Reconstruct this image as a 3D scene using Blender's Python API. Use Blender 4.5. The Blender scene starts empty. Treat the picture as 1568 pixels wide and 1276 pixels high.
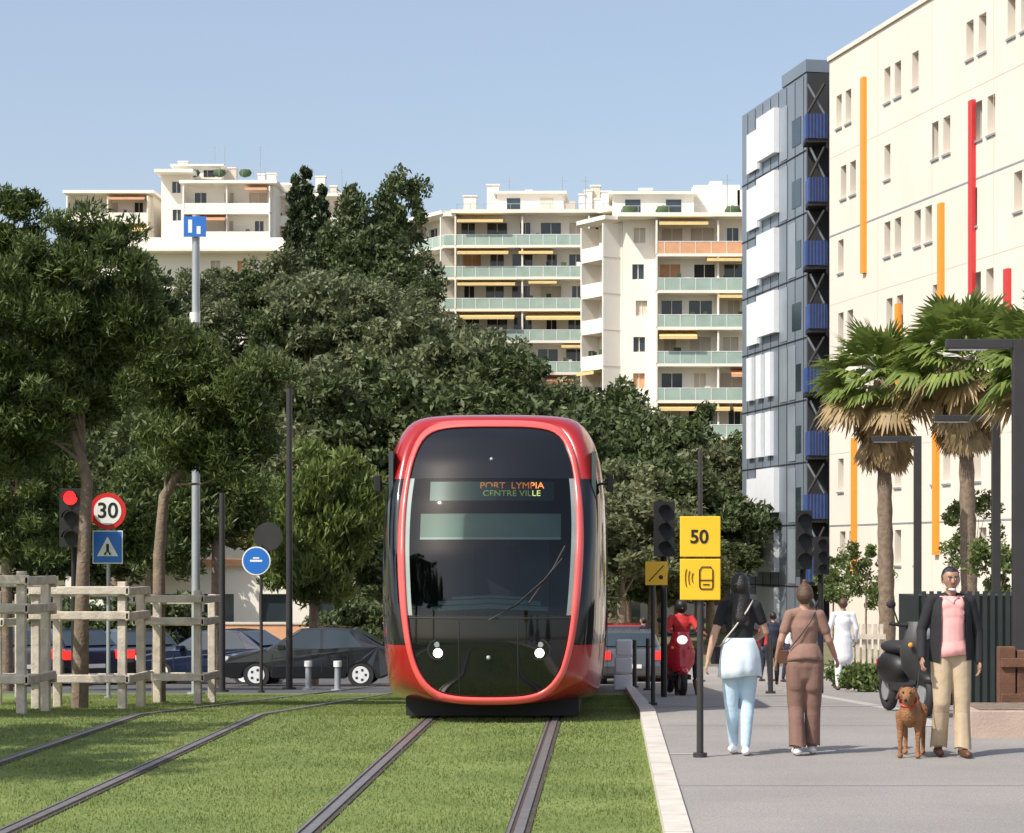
import bpy, math, random, bmesh
import numpy as np
from mathutils import Vector, Matrix
RN=random.Random(7)
FO=3500.0; CH=1.9
def PX(px,d): return (px-930.0)*d/FO
def PZ(py,d): return CH-(py-850.0)*d/FO
def sm(t):
    t=max(0.0,min(1.0,t)); return t*t*(3-2*t)
def gz(y,x=0.0):
    if y<27: z=0.0
    elif y<62: z=-0.045*(y-27)
    else: z=-1.575
    if y>80: z+=(8+14*sm((-x-1)/17.0))*sm((y-80)/140.0)
    return z
sc=bpy.context.scene
# ---------------- materials
def mat(name,col,rough=.6,var=.12,scale=3.0,bump=0.0,bscale=40.0,metal=0.0,spec=.5,emit=None,es=0,coat=0.0,coords='Object'):
    m=bpy.data.materials.new(name); m.use_nodes=True
    nt=m.node_tree; b=nt.nodes['Principled BSDF']
    b.inputs['Roughness'].default_value=rough; b.inputs['Metallic'].default_value=metal
    b.inputs['Specular IOR Level'].default_value=spec
    b.inputs['Coat Weight'].default_value=coat
    b.inputs['Coat Roughness'].default_value=.04
    tc=nt.nodes.new('ShaderNodeTexCoord')
    if var>0:
        n=nt.nodes.new('ShaderNodeTexNoise'); n.inputs['Scale'].default_value=scale; n.inputs['Detail'].default_value=5
        nt.links.new(tc.outputs[coords],n.inputs['Vector'])
        r=nt.nodes.new('ShaderNodeMapRange'); r.inputs['From Min'].default_value=.25; r.inputs['From Max'].default_value=.75
        r.inputs['To Min'].default_value=1-var; r.inputs['To Max'].default_value=1+var
        nt.links.new(n.outputs['Fac'],r.inputs['Value'])
        mx=nt.nodes.new('ShaderNodeVectorMath'); mx.operation='SCALE'; mx.inputs[0].default_value=col[:3]
        nt.links.new(r.outputs['Result'],mx.inputs['Scale']); nt.links.new(mx.outputs[0],b.inputs['Base Color'])
    else: b.inputs['Base Color'].default_value=(*col[:3],1)
    if bump>0:
        n2=nt.nodes.new('ShaderNodeTexNoise'); n2.inputs['Scale'].default_value=bscale; n2.inputs['Detail'].default_value=6
        nt.links.new(tc.outputs[coords],n2.inputs['Vector'])
        bp=nt.nodes.new('ShaderNodeBump'); bp.inputs['Strength'].default_value=bump; bp.inputs['Distance'].default_value=.02
        nt.links.new(n2.outputs['Fac'],bp.inputs['Height']); nt.links.new(bp.outputs[0],b.inputs['Normal'])
    if emit:
        b.inputs['Emission Color'].default_value=(*emit,1); b.inputs['Emission Strength'].default_value=es
    return m
def leafmat(name,c1,c2,tr=.25,nscale=.6):
    m=bpy.data.materials.new(name); m.use_nodes=True; nt=m.node_tree; b=nt.nodes['Principled BSDF']
    b.inputs['Roughness'].default_value=.5; b.inputs['Specular IOR Level'].default_value=.35
    g=nt.nodes.new('ShaderNodeNewGeometry'); tc=nt.nodes.new('ShaderNodeTexCoord')
    n=nt.nodes.new('ShaderNodeTexNoise'); n.inputs['Scale'].default_value=nscale; n.inputs['Detail'].default_value=3
    nt.links.new(tc.outputs['Object'],n.inputs['Vector'])
    a=nt.nodes.new('ShaderNodeMath'); a.operation='MULTIPLY_ADD'; a.inputs[1].default_value=.55
    nt.links.new(g.outputs['Random Per Island'],a.inputs[0])
    s=nt.nodes.new('ShaderNodeMapRange'); s.inputs['From Min'].default_value=.3; s.inputs['From Max'].default_value=.7; s.inputs['To Min'].default_value=0; s.inputs['To Max'].default_value=.5
    nt.links.new(n.outputs['Fac'],s.inputs['Value']); nt.links.new(s.outputs[0],a.inputs[2])
    mx=nt.nodes.new('ShaderNodeMix'); mx.data_type='RGBA'; mx.inputs[6].default_value=(*c1,1); mx.inputs[7].default_value=(*c2,1)
    nt.links.new(a.outputs[0],mx.inputs[0]); nt.links.new(mx.outputs[2],b.inputs['Base Color'])
    t=nt.nodes.new('ShaderNodeBsdfTranslucent'); nt.links.new(mx.outputs[2],t.inputs['Color'])
    ms=nt.nodes.new('ShaderNodeMixShader'); ms.inputs[0].default_value=tr
    nt.links.new(b.outputs[0],ms.inputs[1]); nt.links.new(t.outputs[0],ms.inputs[2])
    nt.links.new(ms.outputs[0],nt.nodes['Material Output'].inputs['Surface'])
    return m
def glassmat(name,tint,ior=1.5):
    m=bpy.data.materials.new(name); m.use_nodes=True; nt=m.node_tree; nt.nodes.clear()
    o=nt.nodes.new('ShaderNodeOutputMaterial'); t=nt.nodes.new('ShaderNodeBsdfTransparent'); t.inputs[0].default_value=(*tint,1)
    g=nt.nodes.new('ShaderNodeBsdfGlossy'); g.inputs['Roughness'].default_value=.03; g.inputs[0].default_value=(1,1,1,1)
    fr=nt.nodes.new('ShaderNodeFresnel'); fr.inputs[0].default_value=ior
    ms=nt.nodes.new('ShaderNodeMixShader'); nt.links.new(fr.outputs[0],ms.inputs[0]); nt.links.new(t.outputs[0],ms.inputs[1]); nt.links.new(g.outputs[0],ms.inputs[2])
    nt.links.new(ms.outputs[0],o.inputs['Surface']); return m

# ---------------- mesh builder
class MB:
    def __init__(s): s.v=[];s.f=[];s.m=[];s.sm=[];s.mats=[];s.M=Matrix.Identity(4)
    def mi(s,m):
        if m not in s.mats: s.mats.append(m)
        return s.mats.index(m)
    def add(s,vs,fs,m,smooth=False):
        b=len(s.v); s.v+=[tuple(s.M@Vector(p)) for p in vs]; i=s.mi(m)
        for f in fs: s.f.append(tuple(b+k for k in f)); s.m.append(i); s.sm.append(smooth)
    def poly(s,pts,m,smooth=False): s.add(pts,[tuple(range(len(pts)))],m,smooth)
    def box(s,x0,x1,y0,y1,z0,z1,m):
        v=[(x0,y0,z0),(x1,y0,z0),(x1,y1,z0),(x0,y1,z0),(x0,y0,z1),(x1,y0,z1),(x1,y1,z1),(x0,y1,z1)]
        s.add(v,[(0,3,2,1),(4,5,6,7),(0,1,5,4),(1,2,6,5),(2,3,7,6),(3,0,4,7)],m)
    def tube(s,pts,rad,m,n=8,smooth=True):
        pts=[Vector(p) for p in pts]; 
        if not hasattr(rad,'__len__'): rad=[rad]*len(pts)
        vs=[];fs=[]
        for i,p in enumerate(pts):
            a=(pts[min(i+1,len(pts)-1)]-pts[max(i-1,0)]).normalized()
            ref=Vector((1,0,0)) if abs(a.x)<.8 else Vector((0,1,0))
            u=(ref-a*ref.dot(a)).normalized(); w=a.cross(u)
            for k in range(n):
                t=2*math.pi*k/n; vs.append(p+(u*math.cos(t)+w*math.sin(t))*rad[i])
        for i in range(len(pts)-1):
            for k in range(n):
                fs.append((i*n+k,i*n+(k+1)%n,(i+1)*n+(k+1)%n,(i+1)*n+k))
        s.add(vs,fs,m,smooth)
        s.poly(vs[:n][::-1],m); s.poly(vs[-n:],m)
    def ball(s,c,r,m,n=10,sx=1,sy=1,sz=1):
        vs=[];fs=[]; k=n//2+1
        for i in range(k+1):
            ph=math.pi*i/k
            for j in range(n):
                t=2*math.pi*j/n; vs.append((c[0]+r*sx*math.sin(ph)*math.cos(t),c[1]+r*sy*math.sin(ph)*math.sin(t),c[2]+r*sz*math.cos(ph)))
        for i in range(k):
            for j in range(n): fs.append((i*n+j,i*n+(j+1)%n,(i+1)*n+(j+1)%n,(i+1)*n+j))
        s.add(vs,fs,m,True)
    def obj(s,name,parent=None,loc=(0,0,0),rot=0.0,bevel=0,sub=0):
        me=bpy.data.meshes.new(name); me.from_pydata(s.v,[],s.f)
        for m in s.mats: me.materials.append(m)
        me.polygons.foreach_set('material_index',s.m); me.polygons.foreach_set('use_smooth',s.sm); me.update()
        o=bpy.data.objects.new(name,me); sc.collection.objects.link(o)
        o.location=loc; o.rotation_euler=(0,0,rot)
        if parent: o.parent=parent
        if bevel:
            bv=o.modifiers.new('b','BEVEL'); bv.width=bevel; bv.segments=2; bv.limit_method='ANGLE'; bv.angle_limit=math.radians(35)
        return o
def empty(name,loc=(0,0,0),rot=0.0):
    o=bpy.data.objects.new(name,None); sc.collection.objects.link(o); o.location=loc; o.rotation_euler=(0,0,rot); return o
def text(s,parent,loc,size,m,name='lettering',ext=.004,bold=.0):
    c=bpy.data.curves.new(name,'FONT'); c.body=s; c.size=size; c.align_x='CENTER'; c.align_y='CENTER'; c.extrude=ext; c.offset=bold
    c.materials.append(m); o=bpy.data.objects.new(name,c); sc.collection.objects.link(o)
    o.rotation_euler=(math.pi/2,0,0); o.location=loc; o.parent=parent; return o
def quads_mesh(name,V,mats,midx=None):
    n=V.shape[0]; k=V.shape[1]
    me=bpy.data.meshes.new(name); me.vertices.add(n*k); me.vertices.foreach_set('co',V.reshape(-1).astype(np.float32))
    me.loops.add(n*k); me.loops.foreach_set('vertex_index',np.arange(n*k,dtype=np.int32))
    me.polygons.add(n); me.polygons.foreach_set('loop_start',np.arange(n,dtype=np.int32)*k)
    for m in mats: me.materials.append(m)
    if midx is not None: me.polygons.foreach_set('material_index',midx.astype(np.int32))
    me.update(calc_edges=True); me.validate(); return me
def mobj(name,me,parent=None,loc=(0,0,0),rot=0,scale=(1,1,1)):
    o=bpy.data.objects.new(name,me); sc.collection.objects.link(o); o.location=loc; o.rotation_euler=(0,0,rot); o.scale=scale
    if parent: o.parent=parent
    return o

# ---------------- palette
M_red=mat('tram_red_paint',(.34,.013,.013),.22,.05,coat=.6)
M_ring=mat('tram_frame_red',(.85,.11,.10),.28,.03,coat=.5)
M_blk=mat('black_gloss',(.006,.007,.009),.08,0,coat=.3)
M_dark=mat('dark_rubber',(.02,.02,.022),.7,.1)
M_glass=glassmat('tinted_windscreen_glass',(.50,.58,.56))
M_win=mat('window_glass',(.03,.045,.055),.12,.3,.6,spec=.7)
M_white=mat('white_paint',(.78,.78,.76),.5,.06)
M_steel=mat('galvanised_steel',(.38,.40,.42),.45,.1,metal=.4)
M_pole=mat('dark_painted_steel',(.035,.033,.033),.45,.15)
M_yel=mat('yellow_sign',(.88,.50,.02),.45,.04)
M_blackp=mat('black_paint',(.012,.012,.012),.5,.1)
M_blue=mat('blue_sign',(.02,.15,.55),.4,.04)
M_sred=mat('red_sign',(.6,.02,.02),.4,.04)
M_wood=mat('weathered_pale_timber',(.58,.51,.42),.8,.25,6,bump=.4,bscale=30)
M_bark=mat('bark',(.20,.15,.11),.9,.35,8,bump=.9,bscale=25)
M_asph=mat('asphalt',(.09,.09,.09),.85,.2,1.2,bump=.3,bscale=90)
def pavemat():
    m=mat('pavement',(.275,.257,.242),.8,.14,.5,bump=.25,bscale=120); nt=m.node_tree; b=nt.nodes['Principled BSDF']
    tc=nt.nodes.new('ShaderNodeTexCoord'); v=nt.nodes.new('ShaderNodeTexNoise'); v.inputs['Scale'].default_value=70; v.inputs['Detail'].default_value=2
    nt.links.new(tc.outputs['Object'],v.inputs['Vector']); r=nt.nodes.new('ShaderNodeMapRange'); r.inputs['From Min'].default_value=.3; r.inputs['From Max'].default_value=.7; r.inputs['To Min'].default_value=.72; r.inputs['To Max'].default_value=1.25
    nt.links.new(v.outputs['Fac'],r.inputs['Value']); src=b.inputs['Base Color'].links[0].from_socket
    s=nt.nodes.new('ShaderNodeVectorMath'); s.operation='SCALE'; nt.links.new(src,s.inputs[0]); nt.links.new(r.outputs[0],s.inputs['Scale']); nt.links.new(s.outputs[0],b.inputs['Base Color']); return m
M_pave=pavemat()
M_kerb=mat('kerb_stone',(.58,.53,.47),.7,.15,5,bump=.2,bscale=60)
M_cream=mat('cream_render',(.72,.65,.56),.8,.06,.4)
M_apt=mat('apartment_white_render',(.84,.79,.70),.8,.07,.25)
M_apt2=mat('apartment_beige_render',(.62,.55,.46),.8,.08,.3)  # beige render for joints, closed openings, chimneys and coping
M_gglass=mat('balcony_green_glass',(.34,.44,.38),.2,.14,.9)
M_or=mat('orange_cladding',(.85,.30,.03),.5,.04)
M_redc=mat('red_cladding',(.58,.04,.04),.5,.04)
M_awy=mat('awning_ochre',(.78,.58,.26),.8,.08); M_awo=mat('awning_terracotta',(.68,.36,.20),.8,.08); M_awr=mat('awning_red',(.50,.08,.07),.8,.08)
M_grey=mat('grey_metal_cladding',(.20,.235,.275),.35,.12,.5,metal=.2)
M_pan=mat('white_metal_panel',(.74,.76,.78),.4,.05)
M_bblue=mat('blue_balcony_panel',(.03,.07,.25),.4,.15)

# ---------------- ground
def lin(a,b,n): return list(np.linspace(a,b,n))
def sheet(name,xs,ys,dz,m,zf=None):
    mb=MB(); nx=len(xs)
    vs=[(x,y,(zf or gz)(y,x)+dz) for y in ys for x in xs]
    fs=[(j*nx+i,j*nx+i+1,(j+1)*nx+i+1,(j+1)*nx+i) for j in range(len(ys)-1) for i in range(nx-1)]
    mb.add(vs,fs,m,True); return mb.obj(name)
M_ground=mat('dry_ground',(.12,.12,.06),.95,.35,.25,bump=.5,bscale=3)
sheet('ground',[-2500,-800,-300]+lin(-150,150,61)+[300,800,2500],[-60,-20,0]+lin(10,80,36)+lin(84,240,40)+[400,900,2500],-.03,M_ground)
def grassmat():
    m=bpy.data.materials.new('lawn'); m.use_nodes=True; nt=m.node_tree; b=nt.nodes['Principled BSDF']; b.inputs['Roughness'].default_value=.8; b.inputs['Specular IOR Level'].default_value=.1
    tc=nt.nodes.new('ShaderNodeTexCoord')
    n=nt.nodes.new('ShaderNodeTexNoise'); n.inputs['Scale'].default_value=.9; n.inputs['Detail'].default_value=6
    n2=nt.nodes.new('ShaderNodeTexNoise'); n2.inputs['Scale'].default_value=18; n2.inputs['Detail'].default_value=4
    nt.links.new(tc.outputs['Object'],n.inputs['Vector']); nt.links.new(tc.outputs['Object'],n2.inputs['Vector'])
    a=nt.nodes.new('ShaderNodeMath'); a.operation='ADD'; nt.links.new(n.outputs['Fac'],a.inputs[0]); nt.links.new(n2.outputs['Fac'],a.inputs[1])
    r=nt.nodes.new('ShaderNodeValToRGB'); r.color_ramp.elements[0].position=.35; r.color_ramp.elements[0].color=(.10,.145,.04,1); r.color_ramp.elements[1].position=.65; r.color_ramp.elements[1].color=(.22,.27,.09,1)
    h=nt.nodes.new('ShaderNodeMath'); h.operation='MULTIPLY'; h.inputs[1].default_value=.5; nt.links.new(a.outputs[0],h.inputs[0]); nt.links.new(h.outputs[0],r.inputs[0])
    nt.links.new(r.outputs[0],b.inputs['Base Color']); return m
M_lawn=grassmat()
ysn=lin(8,44,37)
sheet('lawn',lin(-30,.38,20),ysn,0,M_lawn)
sheet('road',[-80,-40,-20,0,20,60],lin(44,72,15),.0,M_asph)
sheet('pavement',[.56,2,4,8,14,20],lin(8,70,63),.06,M_pave)
def strip(mb,x0,x1,y0,y1,top,bot,m,st=1.0):
    ys=lin(y0,y1,max(2,int((y1-y0)/st)+1)); vs=[];fs=[]
    for y in ys:
        g=gz(y); vs+=[(x0,y,g+bot),(x0,y,g+top),(x1,y,g+top),(x1,y,g+bot)]
    for i in range(len(ys)-1):
        for k in range(3): fs.append((4*i+k,4*i+k+1,4*i+4+k+1,4*i+4+k))
    mb.add(vs,fs,m)
mb=MB(); y=8.0
while y<60:
    strip(mb,.38,.56,y,y+.99,.085,-.05,M_kerb,.99); y+=1.0
mb.obj('kerb')
M_pline=mat('paving_inlay',(.40,.38,.36),.8,.12,4); M_joint=mat('paving_joint',(.10,.095,.09),.9,.1)
mb=MB()
strip(mb,.57,.92,21.05,21.15,.0645,.0,M_pline,.1); strip(mb,.57,4.6,29.5,29.8,.0645,0,M_pline,.3); strip(mb,3.4,3.6,24.5,44,.0645,0,M_pline); strip(mb,.57,5.6,44,44.4,.0645,0,M_pline,.4)
for yy in (18.2,24.6,33,38.5): strip(mb,.57,8,yy,yy+.015,.0640,0,M_joint,.015)
mb.obj('paving_inlay')
TX=-1.33
M_rail=mat('rail_steel',(.30,.28,.27),.4,.2,5,metal=.6)
M_slot=mat('rail_groove',(.06,.045,.035),.9,.4,12)
for cx in (TX,TX-3.5):
    mb=MB()
    for sx in (-1,1):
        c=cx+sx*.7175
        strip(mb,c-.085,c+.085,8,44,.010,-.02,M_slot)
        strip(mb,c-.022,c+.045,8,62,.022,-.02,M_rail)
        strip(mb,c-.072,c-.052,8,62,.018,-.02,M_rail)
    mb.obj('tram_track')
rng=np.random.default_rng(3)
def blades(name,n,x0,x1,y0,y1,h,c1,c2,w=.006):
    y=y0+(y1-y0)*rng.random(n)**1.25; x=x0+(x1-x0)*rng.random(n)
    keep=np.ones(n,bool)
    for cx in (TX,TX-3.5):
        for sx in (-1,1): keep&=np.abs(x-(cx+sx*.7175))>.055+.06*rng.random(n)**2
    x=x[keep];y=y[keep];n=len(x)
    clump=.5+.5*np.sin(x*3.1+np.sin(y*1.3)*2)*np.sin(y*2.3+x)
    z=np.where(y>27,-.045*(y-27),0)
    a=rng.random(n)*6.283; hh=h*(.5+rng.random(n)*.7)*(.75+.4*clump); lx=(rng.random(n)-.5)*h*.9; ly=(rng.random(n)-.5)*h*.9
    ww=w*(1+.05*(y-15))
    P=np.stack([x,y,z-.005],1)
    V=np.zeros((n,3,3)); d=np.stack([np.cos(a)*ww,np.sin(a)*ww*.3,0*a],1)
    V[:,0]=P-d;V[:,1]=P+d;V[:,2]=P+np.stack([lx,ly,hh],1)
    return quads_mesh(name,V,[leafmat(name+'_mat',c1,c2,.3,.8)])
mobj('lawn_grass',blades('lawn_grass',260000,-9.5,.37,14.5,42,.028,(.10,.145,.035),(.27,.32,.105)))

# ---------------- foliage
def leaf_quads(C,L,W,rg,up=0.0,radial=None,rb=0.0):
    n=len(C); u=rg.normal(size=(n,3)); 
    if radial is not None: u=u*(1-rb)+radial*rb*1.8
    u[:,2]+=up
    u/=np.linalg.norm(u,axis=1)[:,None]+1e-9
    w=rg.normal(size=(n,3)); w-=u*(w*u).sum(1)[:,None]; w/=np.linalg.norm(w,axis=1)[:,None]+1e-9
    l=(L*(.6+.8*rg.random(n)))[:,None]; ww=(W*(.6+.8*rg.random(n)))[:,None]
    return np.stack([C+u*l,C+w*ww,C-u*l,C-w*ww],1)
def crown_clumps(ells,n,rg):
    out=[]
    vol=np.array([e[3]*e[4]*e[5] for e in ells])**.7; vol/=vol.sum()
    for _ in range(n):
        e=ells[rg.choice(len(ells),p=vol)]
        d=rg.normal(size=3); d/=np.linalg.norm(d); r=(.35+.65*rg.random()**.5)*(.85+.25*rg.random())
        out.append([e[0]+d[0]*e[3]*r,e[1]+d[1]*e[4]*r,e[2]+d[2]*e[5]*r])
    return np.array(out)
def make_tree(ells,ncl,cr,nl,L,W,lm,seed,trunk,tr,up=.0,flat=.75,rb=0.0,limbs=9):
    rg=np.random.default_rng(seed); cl=crown_clumps(ells,ncl,rg)
    k=rg.integers(0,ncl,nl*ncl); sz=(.6+.8*rg.random(ncl))*cr
    d=rg.normal(size=(nl*ncl,3)); d/=np.linalg.norm(d,axis=1)[:,None]; rr=rg.random(nl*ncl)**.45
    off=d*(rr*sz[k])[:,None]; off[:,2]*=flat
    C=cl[k]+off
    V=leaf_quads(C,L,W,rg,up,d,rb)
    me=quads_mesh('foliage',V,[lm])
    mb=MB(); mb.tube(trunk,tr,M_bark,9)
    top=Vector(trunk[-1]); base=Vector(trunk[len(trunk)//2])
    order=rg.permutation(ncl)[:limbs]
    for i,j in enumerate(order):
        e=Vector(cl[j]); s=base.lerp(top,rg.random()); mid=s.lerp(e,.5)+Vector((0,0,-.08*(e-s).length))
        r0=tr[-1]*(.5+.4*rg.random()); mb.tube([s,mid,e],[r0,r0*.6,r0*.2],M_bark,6)
    return me,mb
def place_tree(name,spec,loc,rot=0,scale=(1,1,1),parent=None):
    e=empty(name,loc,rot); e.scale=scale
    if parent: e.parent=parent
    mobj('foliage',spec[0],e); mobj('trunk',spec[1],e); return e
def mk(*a,**k):
    me,mb=make_tree(*a,**k); o=mb.obj('trunk_src'); d=o.data; bpy.data.objects.remove(o); return (me,d)
L_pine=leafmat('pine_needles',(.030,.060,.016),(.135,.175,.045),.22,1.2)
L_pop=leafmat('bright_foliage',(.06,.10,.020),(.20,.25,.065),.3,1.0)
L_oak=leafmat('oak_foliage',(.030,.055,.018),(.115,.145,.050),.2,.35)
L_olv=leafmat('olive_foliage',(.07,.09,.038),(.21,.23,.115),.25,.4)
L_cyp=leafmat('cypress_foliage',(.020,.038,.014),(.055,.08,.028),.1,.8)
def pine(px,d,crowns,ncl,seed,limbs,trunkpts,tr,name='pine_tree',lm=None,nl=420,cr=.36,L=.068,W=.014,up=.6):
    x0=PX(px,d); z0=gz(d)
    ells=[]
    for (cx,cy,rx,rz) in crowns:
        s=d/FO; ells.append((PX(cx,d)-x0,0,PZ(cy,d)-z0,rx*s,rx*s*.9,rz*s))
    tp=[(PX(a,d)-x0,0.03*i,PZ(b,d)-z0 if b<5000 else 0) for i,(a,b) in enumerate(trunkpts)]; 
    spec=mk(ells,ncl,cr,nl,L,W,lm or L_pine,seed,tp,tr,up=up,rb=.35,limbs=limbs)
    return place_tree(name,spec,(x0,d,z0))
pine(122,31,[(20,470,140,120),(140,430,110,100),(60,600,120,75),(-40,600,120,150),(185,540,70,80),(150,370,60,50),(30,340,60,40)],270,11,14,[(122,9000),(126,880),(132,735),(105,640),(110,520)],[.12,.09,.08,.06,.04],cr=.25,nl=330)
pine(243,35,[(330,620,95,90),(270,560,70,70),(390,590,45,70),(270,680,60,45),(340,690,70,40)],140,12,12,[(243,9000),(243,850),(250,760),(290,700),(320,620)],[.11,.09,.08,.06,.04],cr=.27,nl=320)
pine(20,47,[(20,730,130,110),(60,810,100,60),(190,800,60,60),(-60,600,120,200),(230,720,60,60)],170,13,8,[(10,9000),(10,700)],[.14,.08],cr=.42,nl=300,L=.09,W=.02)
pine(480,58,[(500,760,80,80),(450,790,55,70),(540,780,50,70),(480,860,75,60)],130,14,8,[(480,9000),(480,780)],[.14,.08],name='poplar_tree',lm=L_pop,nl=260,cr=.45,L=.14,W=.035,up=1.3)
pine(330,55,[(330,770,80,60),(250,820,60,60),(300,700,60,60)],90,15,8,[(330,9000),(330,780)],[.14,.08],name='pine_tree',lm=L_pine,nl=260,cr=.45,L=.09,W=.025,up=.6)
sp=mk([(0,0,4.4,1.9,1.9,1.3),(.8,.4,5.2,1.2,1.2,.8),(-.9,.3,4.8,1.2,1.2,.9)],110,.34,260,.07,.016,L_pine,77,[(0,0,0),(.1,0,2),(0,.1,4.4)],[.14,.11,.07],up=.6,rb=.3,limbs=10)
place_tree('pine_tree',sp,(-9.2,21.2,0),.5,(1,1,1)); place_tree('pine_tree',sp,(-10.6,25.6,0),2.5,(1.05,1.05,1.1)); place_tree('pine_tree',sp,(-8.9,17.6,0),1.5,(1,1,1.05))
B=[]
for i,(lm,fl) in enumerate([(L_oak,.8),(L_olv,.8),(L_oak,.7),(L_olv,.9),(L_oak,.85)]):
    r=random.Random(i+50)
    el=[(r.uniform(-2,2),r.uniform(-2,2),r.uniform(3.6,8.2),r.uniform(1.5,2.6),r.uniform(1.5,2.6),r.uniform(1.2,2.1)) for _ in range(7)]
    B.append(mk(el,80,.75,150,.20,.085,lm,20+i,[(0,0,0),(.1,0,3),(0,0,6)],[.3,.22,.1],up=.1,rb=.3,limbs=8))
hill=empty('hillside_trees')
def ht(px,top,d,k=None,w=1.0,base=None):
    z0=gz(d,PX(px,d)) if base is None else base
    h=PZ(top,d)-z0; s=max(.3,h/9.6)
    k=RN.randrange(5) if k is None else k
    ws=max(min(s,1.25),.75)*w
    place_tree('tree',B[k],(PX(px,d),d,z0),RN.uniform(0,6.28),(ws,ws,s),hill)
for px,top,d,k in [
 (250,430,178,0),(300,425,175,1),(345,402,185,3),(385,410,182,0),(430,395,185,1),(470,405,180,3),(520,400,182,0),(560,420,184,2),(590,440,175,1),(640,460,170,1),(690,490,165,3),(740,515,160,1),(785,555,155,0),
 (260,470,150,0),(330,470,150,1),(400,450,150,0),(470,440,150,1),(540,440,148,1),(600,475,145,3),(650,490,140,1),(690,500,140,0),(730,500,138,3),(780,550,135,2),(830,575,135,0),(880,590,135,2),(920,610,135,4),(960,650,130,0),
 (200,420,150,0),(150,400,150,2),(90,390,150,0),(30,380,150,2),(-20,380,150,0),
 (240,540,115,0),(320,550,112,2),(400,540,115,3),(450,560,110,1),(520,550,110,0),(590,560,110,2),(650,580,108,0),(700,590,108,4),(760,590,105,2),(820,600,105,0),(880,615,105,4),(940,640,103,2),
 (800,590,150,3),(850,600,150,1),(905,610,150,3),(960,625,150,1),(1010,625,152,3),(1050,650,152,0),(1100,670,150,2),(1135,700,150,0),
 (985,625,118,2),(1035,620,115,0),(1085,665,112,3),(1125,690,112,0),(1010,680,95,0),(960,690,92,3),(1070,720,95,2),(1110,760,95,0),(950,760,80,1),(1000,770,82,3),(1040,790,85,0),(1090,800,88,0),
 (30,560,100,2),(180,600,95,0),(260,640,90,2),(400,680,90,2),(460,690,88,1),(540,690,88,0),(600,690,88,2),(60,700,80,4),(230,740,80,2),(560,760,80,0),
 (920,700,100,4)]:
    ht(px,top,d,k)
cy=mk([(0,0,7.6,.42,.42,1.9),(0,0,5.2,.72,.72,2.8),(0,0,3,.85,.85,2.6)],170,.36,170,.17,.08,L_cyp,31,[(0,0,0),(0,0,8)],[.2,.05],up=1.0,limbs=2)
for px,top,s in ((452,262,1.3),(468,250,.3),(493,278,1.0)):
    d=200;z0=gz(d,PX(px,d)); h=PZ(top,d)-z0
    place_tree('cypress_tree',cy,(PX(px,d),d,z0),s,(1.25,1.1,h/9.7))
for px,top,d,w,k in ((572,272,194,1.15,2),(560,330,190,1.1,0),(598,345,188,1.0,4),(545,350,192,1.0,2),(610,400,180,1.0,0)):
    place_tree('oak_tree',B[k],(PX(px,d),d,gz(d,PX(px,d))),px,(w,w,(PZ(top,d)-gz(d,PX(px,d)))/9.6))

# ---------------- walls with openings
def wall(mb,W,z0,z1,ops,mw,mg,dep=.18,frame=None):
    S=sorted(set([0,W]+[round(v,3) for o in ops for v in (o[0],o[1]) if 0<v<W])); Z=sorted(set([z0,z1]+[round(v,3) for o in ops for v in (o[2],o[3])]))
    for i in range(len(S)-1):
        j=0; sm_=(S[i]+S[i+1])/2; cand=[o for o in ops if o[0]<sm_<o[1]]
        start=None
        for j in range(len(Z)-1):
            zm=(Z[j]+Z[j+1])/2; inn=any(o[2]<zm<o[3] for o in cand)
            if not inn and start is None: start=Z[j]
            if inn and start is not None: mb.poly([(S[i],0,start),(S[i+1],0,start),(S[i+1],0,Z[j]),(S[i],0,Z[j])],mw); start=None
        if start is not None: mb.poly([(S[i],0,start),(S[i+1],0,start),(S[i+1],0,Z[-1]),(S[i],0,Z[-1])],mw)
    for o in ops:
        a,b,c,e=o[:4]; g=o[4] if len(o)>4 else mg
        mb.poly([(a,dep,c),(b,dep,c),(b,dep,e),(a,dep,e)],g)
        mb.poly([(a,0,c),(a,dep,c),(a,dep,e),(a,0,e)],mw); mb.poly([(b,0,c),(b,dep,c),(b,dep,e),(b,0,e)],mw)
        mb.poly([(a,0,c),(b,0,c),(b,dep,c),(a,dep,c)],mw); mb.poly([(a,0,e),(b,0,e),(b,dep,e),(a,dep,e)],mw)
        if frame:
            m_=(a+b)/2; mb.box(m_-.03,m_+.03,dep-.05,dep-.004,c,e,frame)
            mb.box(a+.003,b-.003,dep-.05,dep-.004,c+.002,c+.06,frame)
def frameM(ox,oy,dx,dy):
    l=math.hypot(dx,dy); dx/=l;dy/=l
    inx,iny=-dy,dx
    return Matrix(((dx,inx,0,ox),(dy,iny,0,oy),(0,0,1,0),(0,0,0,1)))
mb=MB(); 
dx,dy=.246,-.969
mb.M=Matrix(((dx,.969,0,8.65),(dy,.246,0,89),(0,0,1,0),(0,0,0,1)))
ops=[]
Wd=42
pairs={0:[1.6,6.7,9.4,14.2,17.5,21,26,31,36],1:[2.1,6.7,11.2,14.9,19,24,29,34],2:[1.8,6.7,9.6,14.5,18,23,28,33],3:[1.8,6.9,11.3,14.8,19,24,29],4:[2,6.7,9.6,14.2,18,23,28],5:[1.8,6.7,11.2,14.8,19,24,29],6:[2,6.7,9.6,14.2,18,23,28]}
wr_=random.Random(5)
M_curt=mat('window_curtain',(.35,.34,.32),.6,.2,4)
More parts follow.
